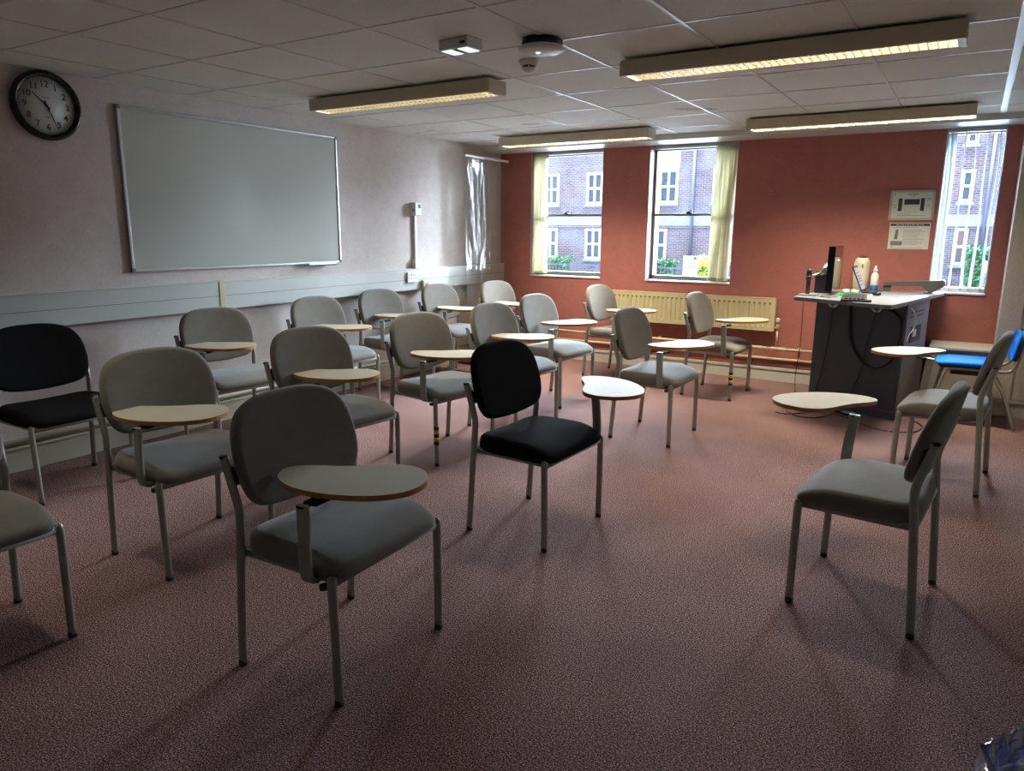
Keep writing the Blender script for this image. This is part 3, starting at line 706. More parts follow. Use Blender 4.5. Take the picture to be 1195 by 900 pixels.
chairs = [
 (2.855, -5.337, -88.4, 'grey chair with an oval writing tablet, nearest the viewer, in the left foreground', 'grey', TB(0.100, -0.145, 107, 1, 0.600), 1, None),
 (1.756, -5.122, -92.8, 'grey chair with tablet directly behind and left of the nearest foreground chair', 'grey', TB(0.172, -0.195, 116, 1, 0.603), 1, None),
 (1.751, -4.268, -96.7, 'grey chair whose tablet shows just right above the backrest nearest the viewer', 'grey', TB(0.074, -0.232, 115, 1, 0.603), 1, None),
 (1.794, -3.417, -98.3, 'grey chair with tablet immediately left of the black middle chair', 'grey', TB(0.139, -0.129, 121, 1, 0.608), 1, 1),
 (1.825, -2.625, -95.2, 'grey chair with tablet whose back rises just behind the black middle chair', 'grey', TB(-0, -0.22, 107, 1, 0.605), 1, None),
 (1.713, -1.799, -94.5, 'grey chair with tablet, just beyond the one rising behind the black middle chair', 'grey', TB(0.036, -0.139, 141, 1, 0.604), 1, None),
 (1.681, -.546, -95.4, 'grey chair with tablet by the left end of the cream radiator', 'grey', TB(0.123, -0.067, 121, 1, 0.607), 1, None),
 (2.766, -2.338, -91.0, 'grey chair with pale tablet standing alone in mid floor, in front of the radiator chairs', 'grey', TB(0.104, -0.037, 142, 1, 0.602), 1, None),
 (2.736, -.822, -92.3, 'grey chair with tablet before the right half of the radiator, tape on a front leg', 'grey', TB(0.066, -0.028, 139, 1, 0.608), 1, 1),
 (2.867, -4.105, -93.0, 'black chair with a pale tablet swung outwards, in the middle of the room', 'black', TB(-.40, .02, 47, -1, .625), -1, None),
 (4.209, -4.009, 84.8, 'nearest grey chair at right, facing left with its tablet swung forward', 'grey', TB(0.59, 0.109, 137, 1, 0.611), 1, None),
 (4.401, -2.297, 84.5, 'grey chair facing left beside the desk and blue chair, its tablet catching the light', 'grey', TB(0.6, 0.099, 138, 1, 0.615), 1, None),
 (.496, -4.998, -89.3, 'black fabric chair without a tablet against the left wall at the picture edge', 'black', None, 1, None),
 (1.831, -6.029, -91.9, 'grey chair cut off by the lower left picture edge, only seat and legs showing', 'grey', TB(.165, -.21, 114, 1, .6), 1, None),
 (.542, -3.954, -96.3, 'grey chair with tablet beside the trunking joint below the left end of the whiteboard', 'grey', TB(0.165, -0.237, 113, 1, 0.615), 1, None),
 (.456, -2.988, -94.0, 'grey chair with tablet second along the left wall, below the right end of the whiteboard', 'grey', TB(0.04, -0.19, 112, 1, 0.613), 1, None),
 (.366, -2.183, -95.1, 'grey chair with tablet third along the left wall, left of the sockets', 'grey', TB(0.05, -0.21, 114, 1, 0.615), 1, None),
 (.400, -1.389, -94.6, 'grey chair with tablet fourth along the left wall, below the sockets', 'grey', TB(0, -0.19, 90, 1, 0.618), 1, None),
 (.599, -.708, -98.6, 'grey chair with tablet farthest away in the left corner before the clear screen', 'grey', TB(0, -0.2, 85, 1, 0.618), 1, None),
]
for x, y, a, lab, kind, tb, side, tape in chairs:
    make_chair(x, y, R(a), lab, kind, tb, G1 if kind == 'grey' else 'black fabric chairs', side, tape)

# blue chair by the pier: tubular frame with arched legs
def blue_chair(x, y, a):
    r = empty('chair', (x, y, 0), a); tag(r, 'bright blue chair with tubular legs beside the cream pier', 'chair')
    out = catmull([(0, .20), (.14, .195), (.19, .16), (.20, 0), (.19, -.16), (.14, -.195), (0, -.2), (-.14, -.195), (-.19, -.16), (-.20, 0), (-.19, .16), (-.14, .195)], 3, True)
    bm = nb(); pillow(bm, [(p[0], p[1]) for p in out], 0, lambda s, x, y: .448+.006*(1-s*s)-.012*max(0, y/.2)**2, lambda s, x, y: .418, .014, 5); bm_obj('seat', bm, 'blue_fabric', r)
    bm = nb(); pillow(bm, [(p[0]*.95, p[1]*.93) for p in out], 0, lambda s, x, y: .420, lambda s, x, y: .402, .01, 4); bm_obj('seat_shell', bm, 'black_plastic', r)
    bo = catmull([(0, .47), (.15, .48), (.19, .51), (.19, .63), (.15, .67), (0, .68), (-.15, .67), (-.19, .63), (-.19, .51), (-.15, .48)], 3, True)
    fr = lambda p: (p[0], -.275-.16*(p[1]-.5)+.1*p[0]**2*4*.2+p[2], p[1])
    bm = nb(); pillow(bm, [(p[0], p[1]) for p in bo], 0, lambda s, x, y: .018, lambda s, x, y: -.002, .01, 4, fr); bm_obj('backrest', bm, 'blue_fabric', r)
    bm = nb(); pillow(bm, [(p[0]*1.03, (p[1]-.575)*1.04+.575) for p in bo], 0, lambda s, x, y: -.002, lambda s, x, y: -.020, .008, 4, fr); bm_obj('back_shell', bm, 'black_plastic', r)
    for s in (-1, 1):
        bm = nb(); tube(bm, catmull([(s*.21, .20, .008), (s*.195, .165, .25), (s*.185, .13, .37), (s*.18, .07, .398), (s*.18, -.16, .398), (s*.18, -.26, .41), (s*.18, -.295, .50), (s*.178, -.305, .60)], 6), .011, n=10); bm_obj('leg', bm, 'tube', r, True)
        bm = nb(); tube(bm, catmull([(s*.25, -.32, .008), (s*.21, -.23, .25), (s*.18, -.13, .392)], 6), .011, n=10); bm_obj('leg', bm, 'tube', r, True)
    bm = nb(); tube(bm, [(-.18, .06, .385), (.18, .06, .385)], .01, n=8); box(bm, (-.15, -.1, .35), (.15, .1, .402), .01); bm_obj('under_frame', bm, 'black_plastic', r)
    return r
blue_chair(4.50, -.68, R(92))

# ------------------------------------------------------------------ desk (teaching lectern)
dk = empty('lectern_desk', (3.8, -.6, 0)); tag(dk, 'charcoal teaching lectern with pale grey top by the narrow window', 'desk')
def W(p): return (p[0]-3.8, p[1]+.6)
P1, P2, P3, P4 = (3.445, -.735), (4.084, -1.04), (4.205, -.41), (3.60, -.12)
bm = nb(); prism(bm, [W(P1), W(P2), W(P3), W(P4)], .012, .852, .006); bm_obj('cabinet', bm, 'desk_body', dk)
# right hand side panel, paler grey
def side_fr(u, v, d):   # u along P2->P3, v up, d outwards
    ux, uy = P3[0]-P2[0], P3[1]-P2[1]; l = math.hypot(ux, uy); ux /= l; uy /= l
    return Vector((P2[0]-3.8+ux*u+uy*d, P2[1]+.6+uy*u-ux*d, v))
def sbox(bm, u0, u1, v0, v1, d0, d1, mi=0):
    pts = [side_fr(u, v_, d) for u, v_, d in [(u0,v0,d0),(u1,v0,d0),(u1,v1,d0),(u0,v1,d0),(u0,v0,d1),(u1,v0,d1),(u1,v1,d1),(u0,v1,d1)]]
    vs = [bm.verts.new(p) for p in pts]
    for q in [(0,1,2,3),(7,6,5,4),(0,4,5,1),(1,5,6,2),(2,6,7,3),(3,7,4,0)]: bm.faces.new([vs[i] for i in q]).material_index = mi
    bmesh.ops.recalc_face_normals(bm, faces=bm.faces)
bm = nb(); sbox(bm, .03, .60, .03, .85, 0, .012); bm_obj('side_panel', bm, 'desk_side', dk)
bm = nb(); sbox(bm, .16, .42, .56, .68, .0115, .016); bm_obj('socket_recess', bm, 'black_plastic', dk)
bm = nb(); sbox(bm, .20, .28, .60, .65, .0155, .02); bm_obj('plug', bm, 'white_plastic', dk)
bm = nb()
for i in range(2):
    for z in (.745, .775, ): sbox(bm, .12+.19*i, .28+.19*i, z, z+.012, .0115, .0135)
bm_obj('vent_slots', bm, 'black_plastic', dk)
top = [(3.351, -1.17), (3.36, -1.20), (3.985, -1.508), (4.03, -1.50), (4.05, -1.43), (4.30, -.02), (3.62, -.02), (3.354, -.85)]
bm = nb(); prism(bm, [W(p) for p in top], .853, .88, .004); bm_obj('worktop', bm, 'desk_top', dk)
bm = nb(); prism(bm, [W((P1[0]-.004, P1[1]-.006)), W((P2[0]+.006, P2[1]-.012)), W((P3[0]+.006, P3[1])), W(P4)], .0, .06, .003); bm_obj('plinth', bm, 'desk_body', dk)
def front_pt(t, z, d=.006):
    ux, uy = P2[0]-P1[0], P2[1]-P1[1]; l = math.hypot(ux, uy)
    return (P1[0]-3.8+ux*t+uy/l*d, P1[1]+.6+uy*t-ux/l*d, z)
bm = nb(); tube(bm, [front_pt(0, .063, .008), front_pt(.5, .06, .008), front_pt(1, .063, .010)], .006, n=8); tag(bm_obj('edge_strip', bm, 'magenta', dk), 'magenta strip along the foot')
for t in (.22, .72):   # cable hooks under the worktop
    bm = nb(); c0 = Vector(front_pt(t, .822, .02)); dr = (Vector(front_pt(1, 0, 0))-Vector(front_pt(0, 0, 0))).normalized()
    tube(bm, [c0+dr*.036*math.cos(a)+Vector((0, 0, .036*math.sin(a))) for a in [R(160+i*20) for i in range(12)]], .010, n=8, side=(0, 1, 0)); tube(bm, [c0+Vector((0, 0, .0))+dr*.034, c0+dr*.034+Vector((0, 0, .034))], .01, n=8); tube(bm, [c0-dr*.034, c0-dr*.034+Vector((0, 0, .034))], .01, n=8)
    bm_obj('cable_hook', bm, 'white_plastic', dk)
def cable(name, pts, rad, m, label, grp=None, parent=None):
    bm = nb(); tube(bm, catmull(pts, 8), rad, n=8)
    if parent: bmesh.ops.translate(bm, verts=bm.verts, vec=-parent.location)
    o = bm_obj(name, bm, m, parent); tag(o, label, None if parent else 'cable', grp)
    return o
def fp(t, z, d=.014): p = front_pt(t, z, d); return (p[0]+3.8, p[1]-.6, p[2])
cable('cable', [fp(.42, .852), fp(.425, .70), fp(.45, .56), fp(.55, .44), fp(.66, .38), fp(.78, .37), fp(.92, .44), fp(.99, .60), fp(.97, .74), fp(.86, .80), fp(.75, .80)], .0085, 'black_plastic', 'thick black cable hanging in a loop on the lectern front', parent=dk)
cable('cable', [fp(.22, .80, .03), fp(.20, .6, .012), fp(.16, .35, .012), fp(.10, .10, .012), fp(.09, .01, .03)], .0035, 'black_plastic', 'thin black cable dropping from the left hook of the lectern', parent=dk)
cable('cable', [fp(.74, .79, .035), fp(.68, .66, .02), fp(.64, .5, .015), fp(.61, .33, .015), fp(.52, .14, .015), fp(.42, .01, .03)], .0045, 'black_plastic', 'thin black cable hanging from the right hook of the lectern', parent=dk)
cable('cable', [(3.345, -.75, .852), (3.35, -.74, .5), (3.33, -.72, .2), (3.34, -.70, .005)], .003, 'black_plastic', 'thin black wire hanging off the left end of the worktop', parent=dk)
def sp_(u, z, d=.02): q = side_fr(u, z, d); return (q.x+3.8, q.y-.6, q.z)
cable('cable', [sp_(.05, .83), sp_(.16, .77, .03), sp_(.17, .68, .03), sp_(.09, .62), sp_(.05, .58)], .004, 'white_plastic', 'short white cable curling by the side socket of the lectern', parent=dk)
cable('cable', [(3.305, -1.246, .004), (3.37, -1.28, .004), (3.47, -1.20, .004), (3.55, -1.02, .004), (3.42, -.99, .004), (3.36, -1.13, .004), (3.47, -1.30, .004), (3.60, -1.27, .004), (3.66, -1.14, .004), (3.70, -1.0, .004)], .0035, 'black_plastic', 'thin black cable coiled on the carpet left of the lectern foot')
cable('cable', [(3.70, -1.06, .004), (3.892, -1.253, .004), (4.056, -1.392, .004), (4.234, -1.33, .004), (4.285, -1.13, .004), (4.223, -.97, .004), (4.19, -.86, .004), (4.215, -.6, .006)], .004, 'black_plastic', 'thin black cable trailing over the carpet right of the lectern foot')

DT = .880
# monitor on arm
mo = empty('monitor', (3.42, -1.03, DT)); tag(mo, 'thin black monitor seen edge-on, on a silver arm at the lectern', 'monitor')
mo_o = Vector((3.42, -1.03, DT))
def scr(u, v, w):   # u depth along screen, v up, w thickness normal
    d = Vector((-.013, .50, 0)).normalized(); n_ = Vector((d.y, -d.x, 0))
    return Vector((3.585, -1.02, 0))+d*u+Vector((0, 0, v))+n_*w-n_*.06*(v-1.1)*0-mo_o
def pbox(bm, fn, u0, u1, v0, v1, w0, w1, mi=0):
    vs = [bm.verts.new(fn(*q)) for q in [(u0,v0,w0),(u1,v0,w0),(u1,v1,w0),(u0,v1,w0),(u0,v0,w1),(u1,v0,w1),(u1,v1,w1),(u0,v1,w1)]]
    for q in [(0,1,2,3),(7,6,5,4),(0,4,5,1),(1,5,6,2),(2,6,7,3),(3,7,4,0)]: bm.faces.new([vs[i] for i in q]).material_index = mi
    bmesh.ops.recalc_face_normals(bm, faces=bm.faces)
bm = nb(); pbox(bm, scr, 0, .50, .915, 1.245, -.045, 0); bm_obj('screen_case', bm, 'black_gloss', mo)
bm = nb(); pbox(bm, scr, .008, .492, .925, 1.237, 0, .002); bm_obj('screen_face', bm, 'screen_glass', mo)
bm = nb(); box(bm, (-.055, -.06, 0), (.075, .05, .012), .003); bm_obj('base_plate', bm, 'alu', mo)
bm = nb(); tube(bm, [(0, 0, .012), (0, 0, .15)], .015, n=14); tube(bm, [(0, 0, .15), (0, 0, .20)], .019, n=14, mi=1); tube(bm, [(0, 0, .115), (0, 0, .15)], .02, n=14); bm_obj('pole', bm, ['dark_metal', 'black_plastic'], mo)
bm = nb(); tube(bm, [(0, 0, .135), (.08, .06, .17)], .012, n=10); tube(bm, [(.08, .06, .17), (.11, .10, .235)], .018, .014, n=10); tube(bm, [(.11, .10, .235), (.155, .22, .26)], .02, .016, n=10); tube(bm, [(.07, .06, .165), (.13, .1, .195)], .018, n=10); bm_obj('arm', bm, 'alu', mo)
# computer box behind the arm
e = empty('computer_box', (3.478, -.70, DT)); tag(e, 'upright black computer box standing between arm and monitor', 'computer')
bm = nb(); prism(bm, [(-.06, -.05), (.055, -.05), (.055, .06), (-.05, .06)], 0, .165, .004); bm_obj('case', bm, 'black_plastic', e)
bm = nb(); box(bm, (-.04, -.053, .13), (.03, -.0495, .145)); bm_obj('front_port', bm, 'dark_metal', e)
# ivory upright meeting device
e = empty('meeting_camera', (3.672, -.13, DT)); tag(e, 'tall ivory bottle-shaped speaker camera with brown cap on the lectern', 'conference camera')
bm = nb(); lathe(bm, [(.001, 0), (.046, 0), (.054, .01), (.060, .08), (.062, .15), (.060, .215), (.052, .25), (.036, .262), (.001, .262)], n=32); bm_obj('body', bm, 'device', e)
bm = nb(); lathe(bm, [(.001, .262), (.030, .262), (.028, .274), (.015, .28), (.001, .281)], n=24); tag(bm_obj('camera_cap', bm, mat('brown cap', srgb(84, 66, 56), .4), e), 'brown camera cap')
bm = nb(); box(bm, (.006, -.0645, .18), (.018, -.0585, .21), .002); bm_obj('sensor', bm, 'grey_plastic', e)
# spray bottle
e = empty('spray_bottle', (3.787, -.215, DT)); tag(e, 'small white spray bottle with a blue label on the lectern', 'bottle')
bm = nb(); lathe(bm, [(.001, 0), (.027, 0), (.029, .005), (.029, .11), (.024, .135), (.013, .147), (.012, .155), (.001, .155)], n=24); bm_obj('body', bm, 'white_plastic', e)
bm = nb(); lathe(bm, [(.0295, .004), (.0298, .005), (.0298, .045), (.0295, .046)], n=24); bm_obj('blue_label', bm, mat('blue label', srgb(40, 110, 180), .4), e)
bm = nb(); lathe(bm, [(.001, .155), (.016, .155), (.016, .17), (.010, .176), (.008, .20), (.001, .202)], n=20); bm_obj('nozzle', bm, 'white_plastic', e)
# laptop facing right
e = empty('laptop', (3.74, -.44, DT)); tag(e, 'open laptop with a white page on screen, behind the green card', 'laptop')
bm = nb(); box(bm, (0, -.125, 0), (.12, .125, .012), .003); bm_obj('base', bm, 'dark_metal', e)
def lsc(u, v, w): return Vector((.0-.40*v+w, -.125+u, .012+v*.92+w*.4))
bm = nb(); pbox(bm, lsc, 0, .25, 0, .21, -.006, .002); bm_obj('lid', bm, 'dark_metal', e)
bm = nb(); pbox(bm, lsc, .014, .236, .014, .196, .002, .003); bm_obj('display', bm, 'doc_lit', e)
bm = nb()
for v_ in (.05, .08, .10, .12, .15): pbox(bm, lsc, .03, .20, v_, v_+.006, .003, .0036)
bm_obj('page_lines', bm, 'grey_ink', e)
# keyboard
def keyboard():
    e = empty('keyboard', (3.775, -1.13, DT), R(6)); tag(e, 'black keyboard with grey palm rest near the front edge of the lectern', 'keyboard')
    bm = nb(); box(bm, (-.10, -.25, 0), (.095, .25, .014), .004); bm_obj('case', bm, 'dark_metal', e)
    bm = nb(); box(bm, (.062, -.245, .012), (.094, .245, .017), .002); bm_obj('palm_rest', bm, 'grey_plastic', e)
    bm = nb()
    for i in range(5):
        for j in range(15): box(bm, (-.075+.026*i, -.225+.030*j, .013), (-.075+.026*i+.021, -.225+.030*j+.025, .021))
    bm_obj('keys', bm, 'black_plastic', e)
keyboard()
e = empty('computer_mouse', (3.86, -.70, DT), R(20)); tag(e, 'dark computer mouse behind the keyboard', 'mouse')
bm = nb(); mo_out = [(.03*math.cos(t)*1, .05*math.sin(t)) for t in [2*PI*i/24 for i in range(24)]]
pillow(bm, mo_out, 0, lambda s, x, y: .022+.010*(1-s*s), lambda s, x, y: .0, .012, 4); bm_obj('shell', bm, 'black_plastic', e)
bm = nb(); tube(bm, [(0, .012, .030), (0, .03, .028)], .003, n=8); bm_obj('scroll_wheel', bm, 'grey_plastic', e)
e = mesh_box('green_card', (3.60, -.90, DT), (3.74, -.67, DT+.006), 'green', bev=.001); tag(e, 'flat bright green folder lying under the monitor', 'folder')
e = empty('ear_buds_case', (3.665, -.63, DT)); tag(e, 'pair of small rounded white speakers beside the monitor', 'speaker')
for s in (-1, 1):
    bm = nb(); lathe(bm, [(.001, 0), (.024, 0), (.029, .012), (.024, .028), (.001, .034)], (s*.032, 0, 0), 20); bm_obj('speaker_pod', bm, 'white_plastic', e)
cable('cable', [(3.52, -1.06, DT+.004), (3.53, -1.13, DT+.004), (3.58, -1.13, DT+.004), (3.64, -1.07, DT+.004), (3.59, -1.05, DT+.004), (3.53, -1.10, DT+.010), (3.56, -1.14, DT+.004), (3.61, -1.16, DT+.004)], .0035, 'grey_plastic', 'tangle of thin grey cable on the lectern beside the arm base')
# long grey visualiser arm at the right
e = empty('visualiser_arm', (4.20, -.22, DT)); tag(e, 'long flat grey visualiser arm with an angled head lying across the lectern', 'visualiser')
def vb(x, z, yw=.0): return (x-4.20, z-DT)
bm = nb(); prism(bm, [(-.34, .044), (-.34, .077), (.02, .100), (.075, .108), (.088, .098), (.092, .062), (.03, .018), (-.01, .0), (-.035, .022), (-.07, .060)], -.035, .035, .005, frame=lambda p: (p[0], p[2]+.02*(p[0]), p[1])); bm_obj('arm', bm, 'grey_metal', e)
bm = nb(); box(bm, (-.05, -.05, 0), (.01, .05, .006), .002); bm_obj('foot_pad', bm, 'black_plastic', e)
bm = nb(); box(bm, (-.345, -.03, 0), (-.29, .03, .05), .004); bm_obj('base_block', bm, 'grey_metal', e)

# ------------------------------------------------------------------ wall posters
e = empty('framed_diagram', (3.979, -.012, 1.567)); tag(e, 'framed landscape diagram with dark blocks, the upper of the two wall sheets', 'picture')
hw, hh = .162, .119
bm = nb()
for a, b in [((-hw, 0, -hh), (hw, .012, -hh+.018)), ((-hw, 0, hh-.018), (hw, .012, hh)), ((-hw, 0, -hh), (-hw+.018, .012, hh)), ((hw-.018, 0, -hh), (hw, .012, hh))]: box(bm, (a[0], -.006, a[2]), b, .003)
bm_obj('frame', bm, 'silver_frame', e)
bm = nb(); box(bm, (-hw+.01, .002, -hh+.01), (hw-.01, .006, hh-.01)); bm_obj('sheet', bm, 'paper', e)
bm = nb()
for a in [(-.055, .005, .055, .048), (-.098, -.045, -.07, .055), (.062, -.045, .090, .055)]: box(bm, (a[0], .001, a[1]), (a[2], .0022, a[3]))
bm_obj('dark_blocks', bm, 'ink', e)
bm = nb()
for a in [(-.035, .083, .04, .090), (-.015, .07, .02, .074), (-.10, -.072, .0, -.069), (-.10, -.084, .11, -.081), (.105, .05, .135, .054), (.105, .04, .135, .044), (.105, .0, .135, .003), (.105, -.012, .13, -.009), (-.135, .0, -.11, .003), (-.135, .03, -.112, .033), (-.135, -.02, -.11, -.017), (-.135, .083, -.125, .093), (-.05, -.05, .05, -.048)]: box(bm, (a[0], .001, a[1]), (a[2], .0022, a[3]))
bm_obj('printed_lines', bm, 'grey_ink', e)
e = empty('instruction_sheet', (3.983, -.003, 1.322)); tag(e, 'unframed printed sheet with a purple header, below the framed diagram', 'poster')
bm = nb(); box(bm, (-.148, 0, -.106), (.148, .002, .106)); bm_obj('paper', bm, 'paper', e)
bm = nb(); box(bm, (-.142, -.001, .080), (.142, .0002, .099)); bm_obj('header', bm, 'purple', e)
bm = nb()
for i in range(16): box(bm, (-.10+.0125*i, -.0016, .0865), (-.10+.0125*i+(.006 if i % 3 else .010), -.0009, .0925))
bm_obj('header_lettering', bm, 'paper', e)
bm = nb(); prism(bm, [(-.108, -.028), (-.082, -.028), (-.079, .045), (-.088, .056), (-.100, .045)], -.0012, .0002, 0, frame=lambda p: (p[0], p[2], p[1])); bm_obj('device_picture', bm, 'grey_ink', e)
bm = nb()
for i, z in enumerate([.066, .046, .034, .022, .008, -.004, -.018, -.030, -.044, -.056, -.068]): box(bm, (-.045 if i else -.11, -.0012, z), (-.045+.11+.06*((i*37) % 5)/5, .0002, z+.003))
box(bm, (-.10, -.0012, -.098), (.10, .0002, -.095)); box(bm, (-.125, -.0012, -.095), (-.112, .0002, -.085)); bm_obj('printed_lines', bm, 'grey_ink', e)
bm = nb()
for i in range(7): box(bm, (-.128+.012*i, -.0012, -.075), (-.128+.012*i+.007, .0002, -.045))
box(bm, (-.13, -.0010, -.078), (-.045, .0001, -.042)); bm_obj('small_picture', bm, 'grey_ink', e)

# ------------------------------------------------------------------ blue bin with clear liner at the lower right
e = empty('waste_bin', (4.745, -5.33, 0)); tag(e, 'blue waste bin with a clear plastic liner in the lower right corner', 'bin')
bm = nb(); lathe(bm, [(.001, 0), (.125, 0), (.13, .005), (.148, .25), (.156, .255), (.156, .262), (.145, .262), (.125, .02), (.001, .015)], n=40); bm_obj('body', bm, 'blue_plastic', e)
bm = nb(); g = []
for i in range(18):
    t = i/17; row = []
    for j in range(56):
        a = 2*PI*j/56
        if t < .55: rr = .166+.012*math.sin(t*6); z = .18+.16*t/.55
        else: u = (t-.55)/.45; rr = .172-.05*u; z = .34-.10*u
        w_ = noise.noise(Vector((math.cos(a)*4, math.sin(a)*4, t*4)))+.6*noise.noise(Vector((math.cos(a)*11, math.sin(a)*11, t*8)))
        rr += .014*w_*(.3+t if t < .55 else 1); z += .012*w_*(1 if t > .3 else .2)
        row.append(bm.verts.new((rr*math.cos(a), rr*math.sin(a), z)))
    g.append(row)
for a, b in zip(g, g[1:]):
    for j in range(56): bm.faces.new([a[j], a[(j+1) % 56], b[(j+1) % 56], b[j]])
bm_obj('liner', bm, 'bag', e)

# ------------------------------------------------------------------ outside
FY = 30.0
ZG = -1.9
gr = mesh_box('pavement', (-60, .5, ZG-.2), (40, FY, ZG), 'tarmac'); gr.name = 'ground_outside'; struct(gr)
bl = empty('brick_building', (-6, FY, ZG)); tag(bl, 'long weathered and hazed brick building with white windows seen through the glass', 'building')
bo = Vector((-6, FY, ZG))
bm = nb(); box(bm, (-32+6, 0, 0), (16+6, 6, 6.3-ZG)); bm_obj('wall', bm, 'brick', bl)
bm = nb(); box(bm, (-26, -.06, 1.60-ZG), (22, 0, 2.10-ZG), .01); box(bm, (-26, -.05, 1.52-ZG), (22, 0, 1.56-ZG)); bm_obj('stone_band', bm, 'stone', bl)
bm = nb(); box(bm, (-26, -.15, 6.2-ZG), (22, 6, 6.4-ZG)); bm_obj('parapet', bm, 'stone', bl)
def bwin(x0, x1, z0, z1, mull=1):
    x0 += 6; x1 += 6; z0 -= ZG; z1 -= ZG; t = .07
    bm = nb(); cols = mull+1
    xs_ = [x0+(x1-x0)*i/cols for i in range(cols+1)]; zm = (z0+z1)/2
    for x in (x0, x1): box(bm, (x-t, -.05, z0-t), (x+t, .02, z1+t))
    for x in xs_[1:-1]: box(bm, (x-t*.9, -.049, z0-t), (x+t*.9, .019, z1+t))
    for z in (z0, z1, zm): box(bm, (x0-t*.9, -.048, z-t*.8), (x1+t*.9, .018, z+t*.8))
    w = bm_obj('window', bm, 'upvc', bl)
    bm = nb(); box(bm, (x0, -.02, z0), (x1, -.01, z1)); bm_obj('pane', bm, 'far_glass', w)
    bm = nb(); box(bm, (x0-.15, -.12, z0-.2), (x1+.15, 0, z0-.08), .01); bm_obj('stone_sill', bm, 'stone', w)
for x0, x1 in [(-19.3, -18.4), (-16.38, -15.52), (-13.70, -12.86), (-9.58, -8.68), (-6.78, -5.9), (-3.6, -2.7), (-.5, .4), (7.3, 8.2), (10.4, 11.3)]: bwin(x0, x1, 2.80, 4.33)
for x0, x1 in [(-19.3, -18.4), (-16.4, -15.57), (-13.72, -12.88), (-10.02, -9.17), (-6.78, -5.9), (-3.6, -2.7), (-.5, .4), (7.3, 8.2), (10.4, 11.3)]: bwin(x0, x1, -.13, 1.38)
bwin(3.73, 4.10, 2.68, 3.86, 0); bwin(3.75, 4.12, .06, 1.48, 0); bwin(3.72, 4.06, 5.02, 5.9, 0)
bm = nb(); box(bm, (-9.68+6, -.07, 4.42-ZG), (-8.56+6, 0, 6.1-ZG), .01); box(bm, (-9.17+6, -.09, 4.42-ZG), (-9.13+6, 0, 6.1-ZG)); bm_obj('white_panel', bm, 'upvc', bl)
for x in (-7.80, 4.70):
    bm = nb(); tube(bm, [(x+6, -.12, 0), (x+6, -.12, 6.2-ZG)], .075, n=10); bm_obj('downpipe', bm, 'pipe', bl)
def hedge(name, x0, x1, y, z1, m, label, depth=.9, n=2600, grp=None):
    r = empty(name, ((x0+x1)/2, y, ZG)); tag(r, label, 'hedge', grp); h = z1-ZG; hx = (x1-x0)/2; rnd = random.Random(int(x0*10)+5)
    bm = nb(); box(bm, (-hx*.9, -depth*.4, 0), (hx*.9, depth*.4, h*.95), .1); bm_obj('stems', bm, mat(name+' dark core', srgb(40, 70, 38), .9), r)
    bm = nb()
    for i in range(n):
        u, v_, w_ = rnd.uniform(-1, 1), rnd.uniform(-1, 1), rnd.uniform(0, 1)
        if rnd.random() < .5: v_ = -1+.2*rnd.random()
        else: w_ = 1-.1*rnd.random()
        k_ = 1+.12*noise.noise(Vector((u*5*hx, v_*3, w_*4)))
        c0 = Vector((u*hx*k_, v_*depth/2*k_, w_*h*k_)); s = rnd.uniform(.05, .11)
        q = Vector((rnd.gauss(0, 1), rnd.gauss(0, 1), rnd.gauss(0, 1))).normalized(); p_ = q.orthogonal().normalized(); t_ = q.cross(p_)
        bm.faces.new([bm.verts.new(c0+p_*s), bm.verts.new(c0+t_*s*.5), bm.verts.new(c0-p_*s), bm.verts.new(c0-t_*s*.5)])
    bm_obj('foliage', bm, m, r)
hedge('hedge', -16.1, -13.95, 28.5, -.10, 'leaf', 'clipped green hedge seen low through the far left window')
hedge('hedge', -9.9, -8.0, 28.5, -.10, 'leaf', 'dull green hedge low at the left of the middle window')
hedge('hedge', -4.15, -3.0, 19.5, .36, 'leaf_y', 'golden green bush low at the right of the middle window', .8, 1600)
hedge('hedge', 1.2, 3.1, 28.5, -.15, 'leaf', 'green hedge to the left, seen through the narrow window')
hedge('hedge', 4.22, 5.3, 28.3, .70, 'leaf', 'tall green shrub seen through the narrow window')
e = empty('railings', (-8, 27.7, ZG)); tag(e, 'black iron railings in front of the brick building', 'railings')
bm = nb()
for z in (.15, 1.45): box(bm, (-14, -.02, z), (12, .02, z+.05))
bm_obj('rails', bm, 'pipe', e)
bm = nb()
for i in range(130): x = -14+26*i/129; box(bm, (x-.012, -.012, 0), (x+.012, .012, 1.6))
tag(bm_obj('bars', bm, 'pipe', e), kind='stuff')
e = empty('amber_sign', (4.98, 26.9, ZG)); tag(e, 'small amber sign on a post outside the narrow window', 'sign')
bm = nb(); box(bm, (-.17, -.03, 1.75), (.05, .0, 2.15), .01); bm_obj('panel', bm, 'amber', e)
bm = nb(); tube(bm, [(-.06, .02, 0), (-.06, .02, 2.2)], .03, n=8); bm_obj('post', bm, 'pipe', e)

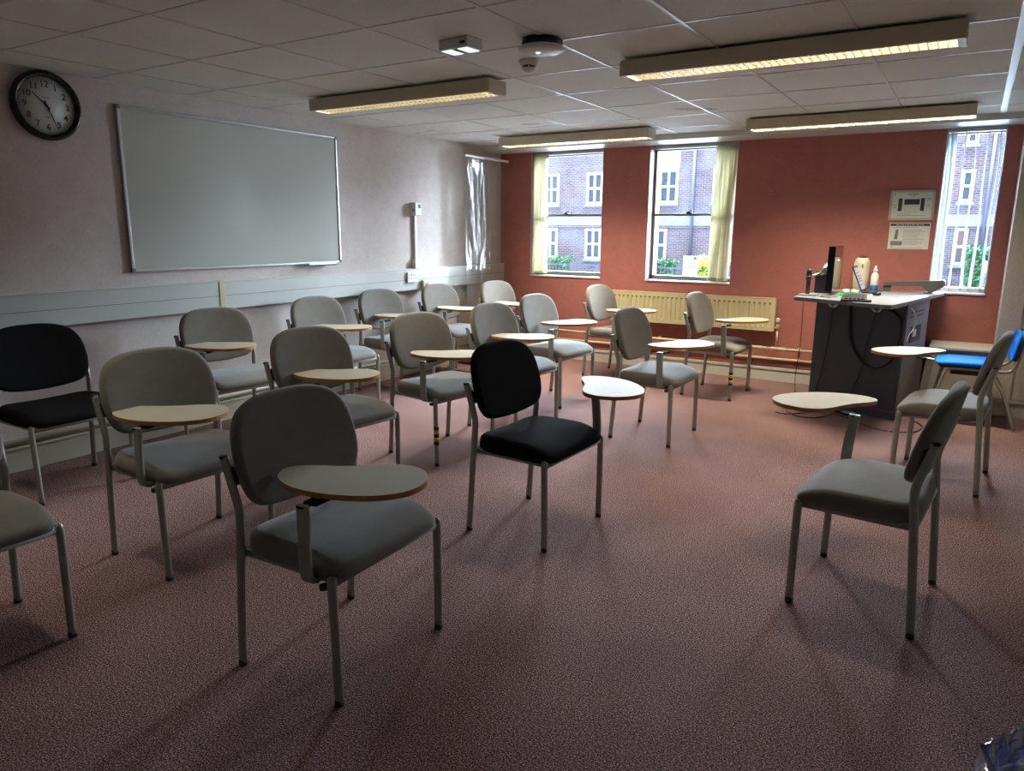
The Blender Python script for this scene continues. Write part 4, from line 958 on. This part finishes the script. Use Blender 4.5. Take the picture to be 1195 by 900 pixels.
# ------------------------------------------------------------------ sky, camera
w = D.worlds.new('World'); scn.world = w; w.use_nodes = True; nt = w.node_tree; bg = nt.nodes['Background']
SKY_LOW, SKY_GLOW = 4.0, 112.0
bg.inputs[0].default_value = (.72, .85, 1.0, 1)
tc = nt.nodes.new('ShaderNodeTexCoord'); dt = nt.nodes.new('ShaderNodeVectorMath'); dt.operation = 'DOT_PRODUCT'
sd = Vector((-.1, 1, 1.0)).normalized(); dt.inputs[1].default_value = sd       # overcast sky, brighter towards the hidden sun beyond the brick building
nt.links.new(tc.outputs['Generated'], dt.inputs[0])
mr = nt.nodes.new('ShaderNodeMapRange'); mr.interpolation_type = 'SMOOTHSTEP'; mr.inputs['From Min'].default_value = .08; mr.inputs['From Max'].default_value = 1.0
mr.inputs['To Min'].default_value = SKY_LOW; mr.inputs['To Max'].default_value = SKY_GLOW
nt.links.new(dt.outputs['Value'], mr.inputs['Value']); nt.links.new(mr.outputs[0], bg.inputs[1])
for (x0, x1), y in ((W1, .30), (W2, .30), (W3, .30)):     # sampling portals in the window openings
    ld = D.lights.new('window_portal', 'AREA'); ld.shape = 'RECTANGLE'; ld.size = (x1-x0)*S; ld.size_y = (ZB-SILL)*S; ld.cycles.is_portal = True
    lo = D.objects.new('window_portal', ld); C.objects.link(lo); lo.location = ((x0+x1)/2, y+.01, (ZB+SILL)/2); lo.rotation_euler = (R(-90), 0, 0)

# scale survey units to metres
bpy.context.view_layer.update()
for me in D.meshes: me.transform(Matrix.Scale(S, 4))
for o in D.objects: o.location = o.location*S

cd = D.cameras.new('Camera'); cam = D.objects.new('Camera', cd); C.objects.link(cam); scn.camera = cam
FPX, PITCH, ROLL, YAW = 849.663, R(-12.069), R(.359), R(31.852)
cd.sensor_fit = 'HORIZONTAL'; cd.sensor_width = 36; cd.lens = FPX/1195*36; cd.clip_start = .05; cd.clip_end = 300
fw = Vector((-math.sin(YAW)*math.cos(PITCH), math.cos(YAW)*math.cos(PITCH), math.sin(PITCH)))
rt = Vector((math.cos(YAW), math.sin(YAW), 0)); up = rt.cross(fw)
r2 = rt*math.cos(ROLL)+up*math.sin(ROLL); u2 = -rt*math.sin(ROLL)+up*math.cos(ROLL)
cam.matrix_world = Matrix.Translation(Vector((4.445, -6.902, 1.351))*S) @ Matrix(((r2.x, u2.x, -fw.x, 0), (r2.y, u2.y, -fw.y, 0), (r2.z, u2.z, -fw.z, 0), (0, 0, 0, 1)))

vs_ = scn.view_settings; vs_.view_transform = 'Standard'; vs_.look = 'None'; vs_.gamma = 1; vs_.use_curve_mapping = False; vs_.exposure = .3
cy = scn.cycles; cy.use_denoising = True; cy.max_bounces = 8; cy.diffuse_bounces = 5; cy.glossy_bounces = 4; cy.transparent_max_bounces = 16; cy.sample_clamp_indirect = 6; cy.caustics_reflective = False; cy.caustics_refractive = False
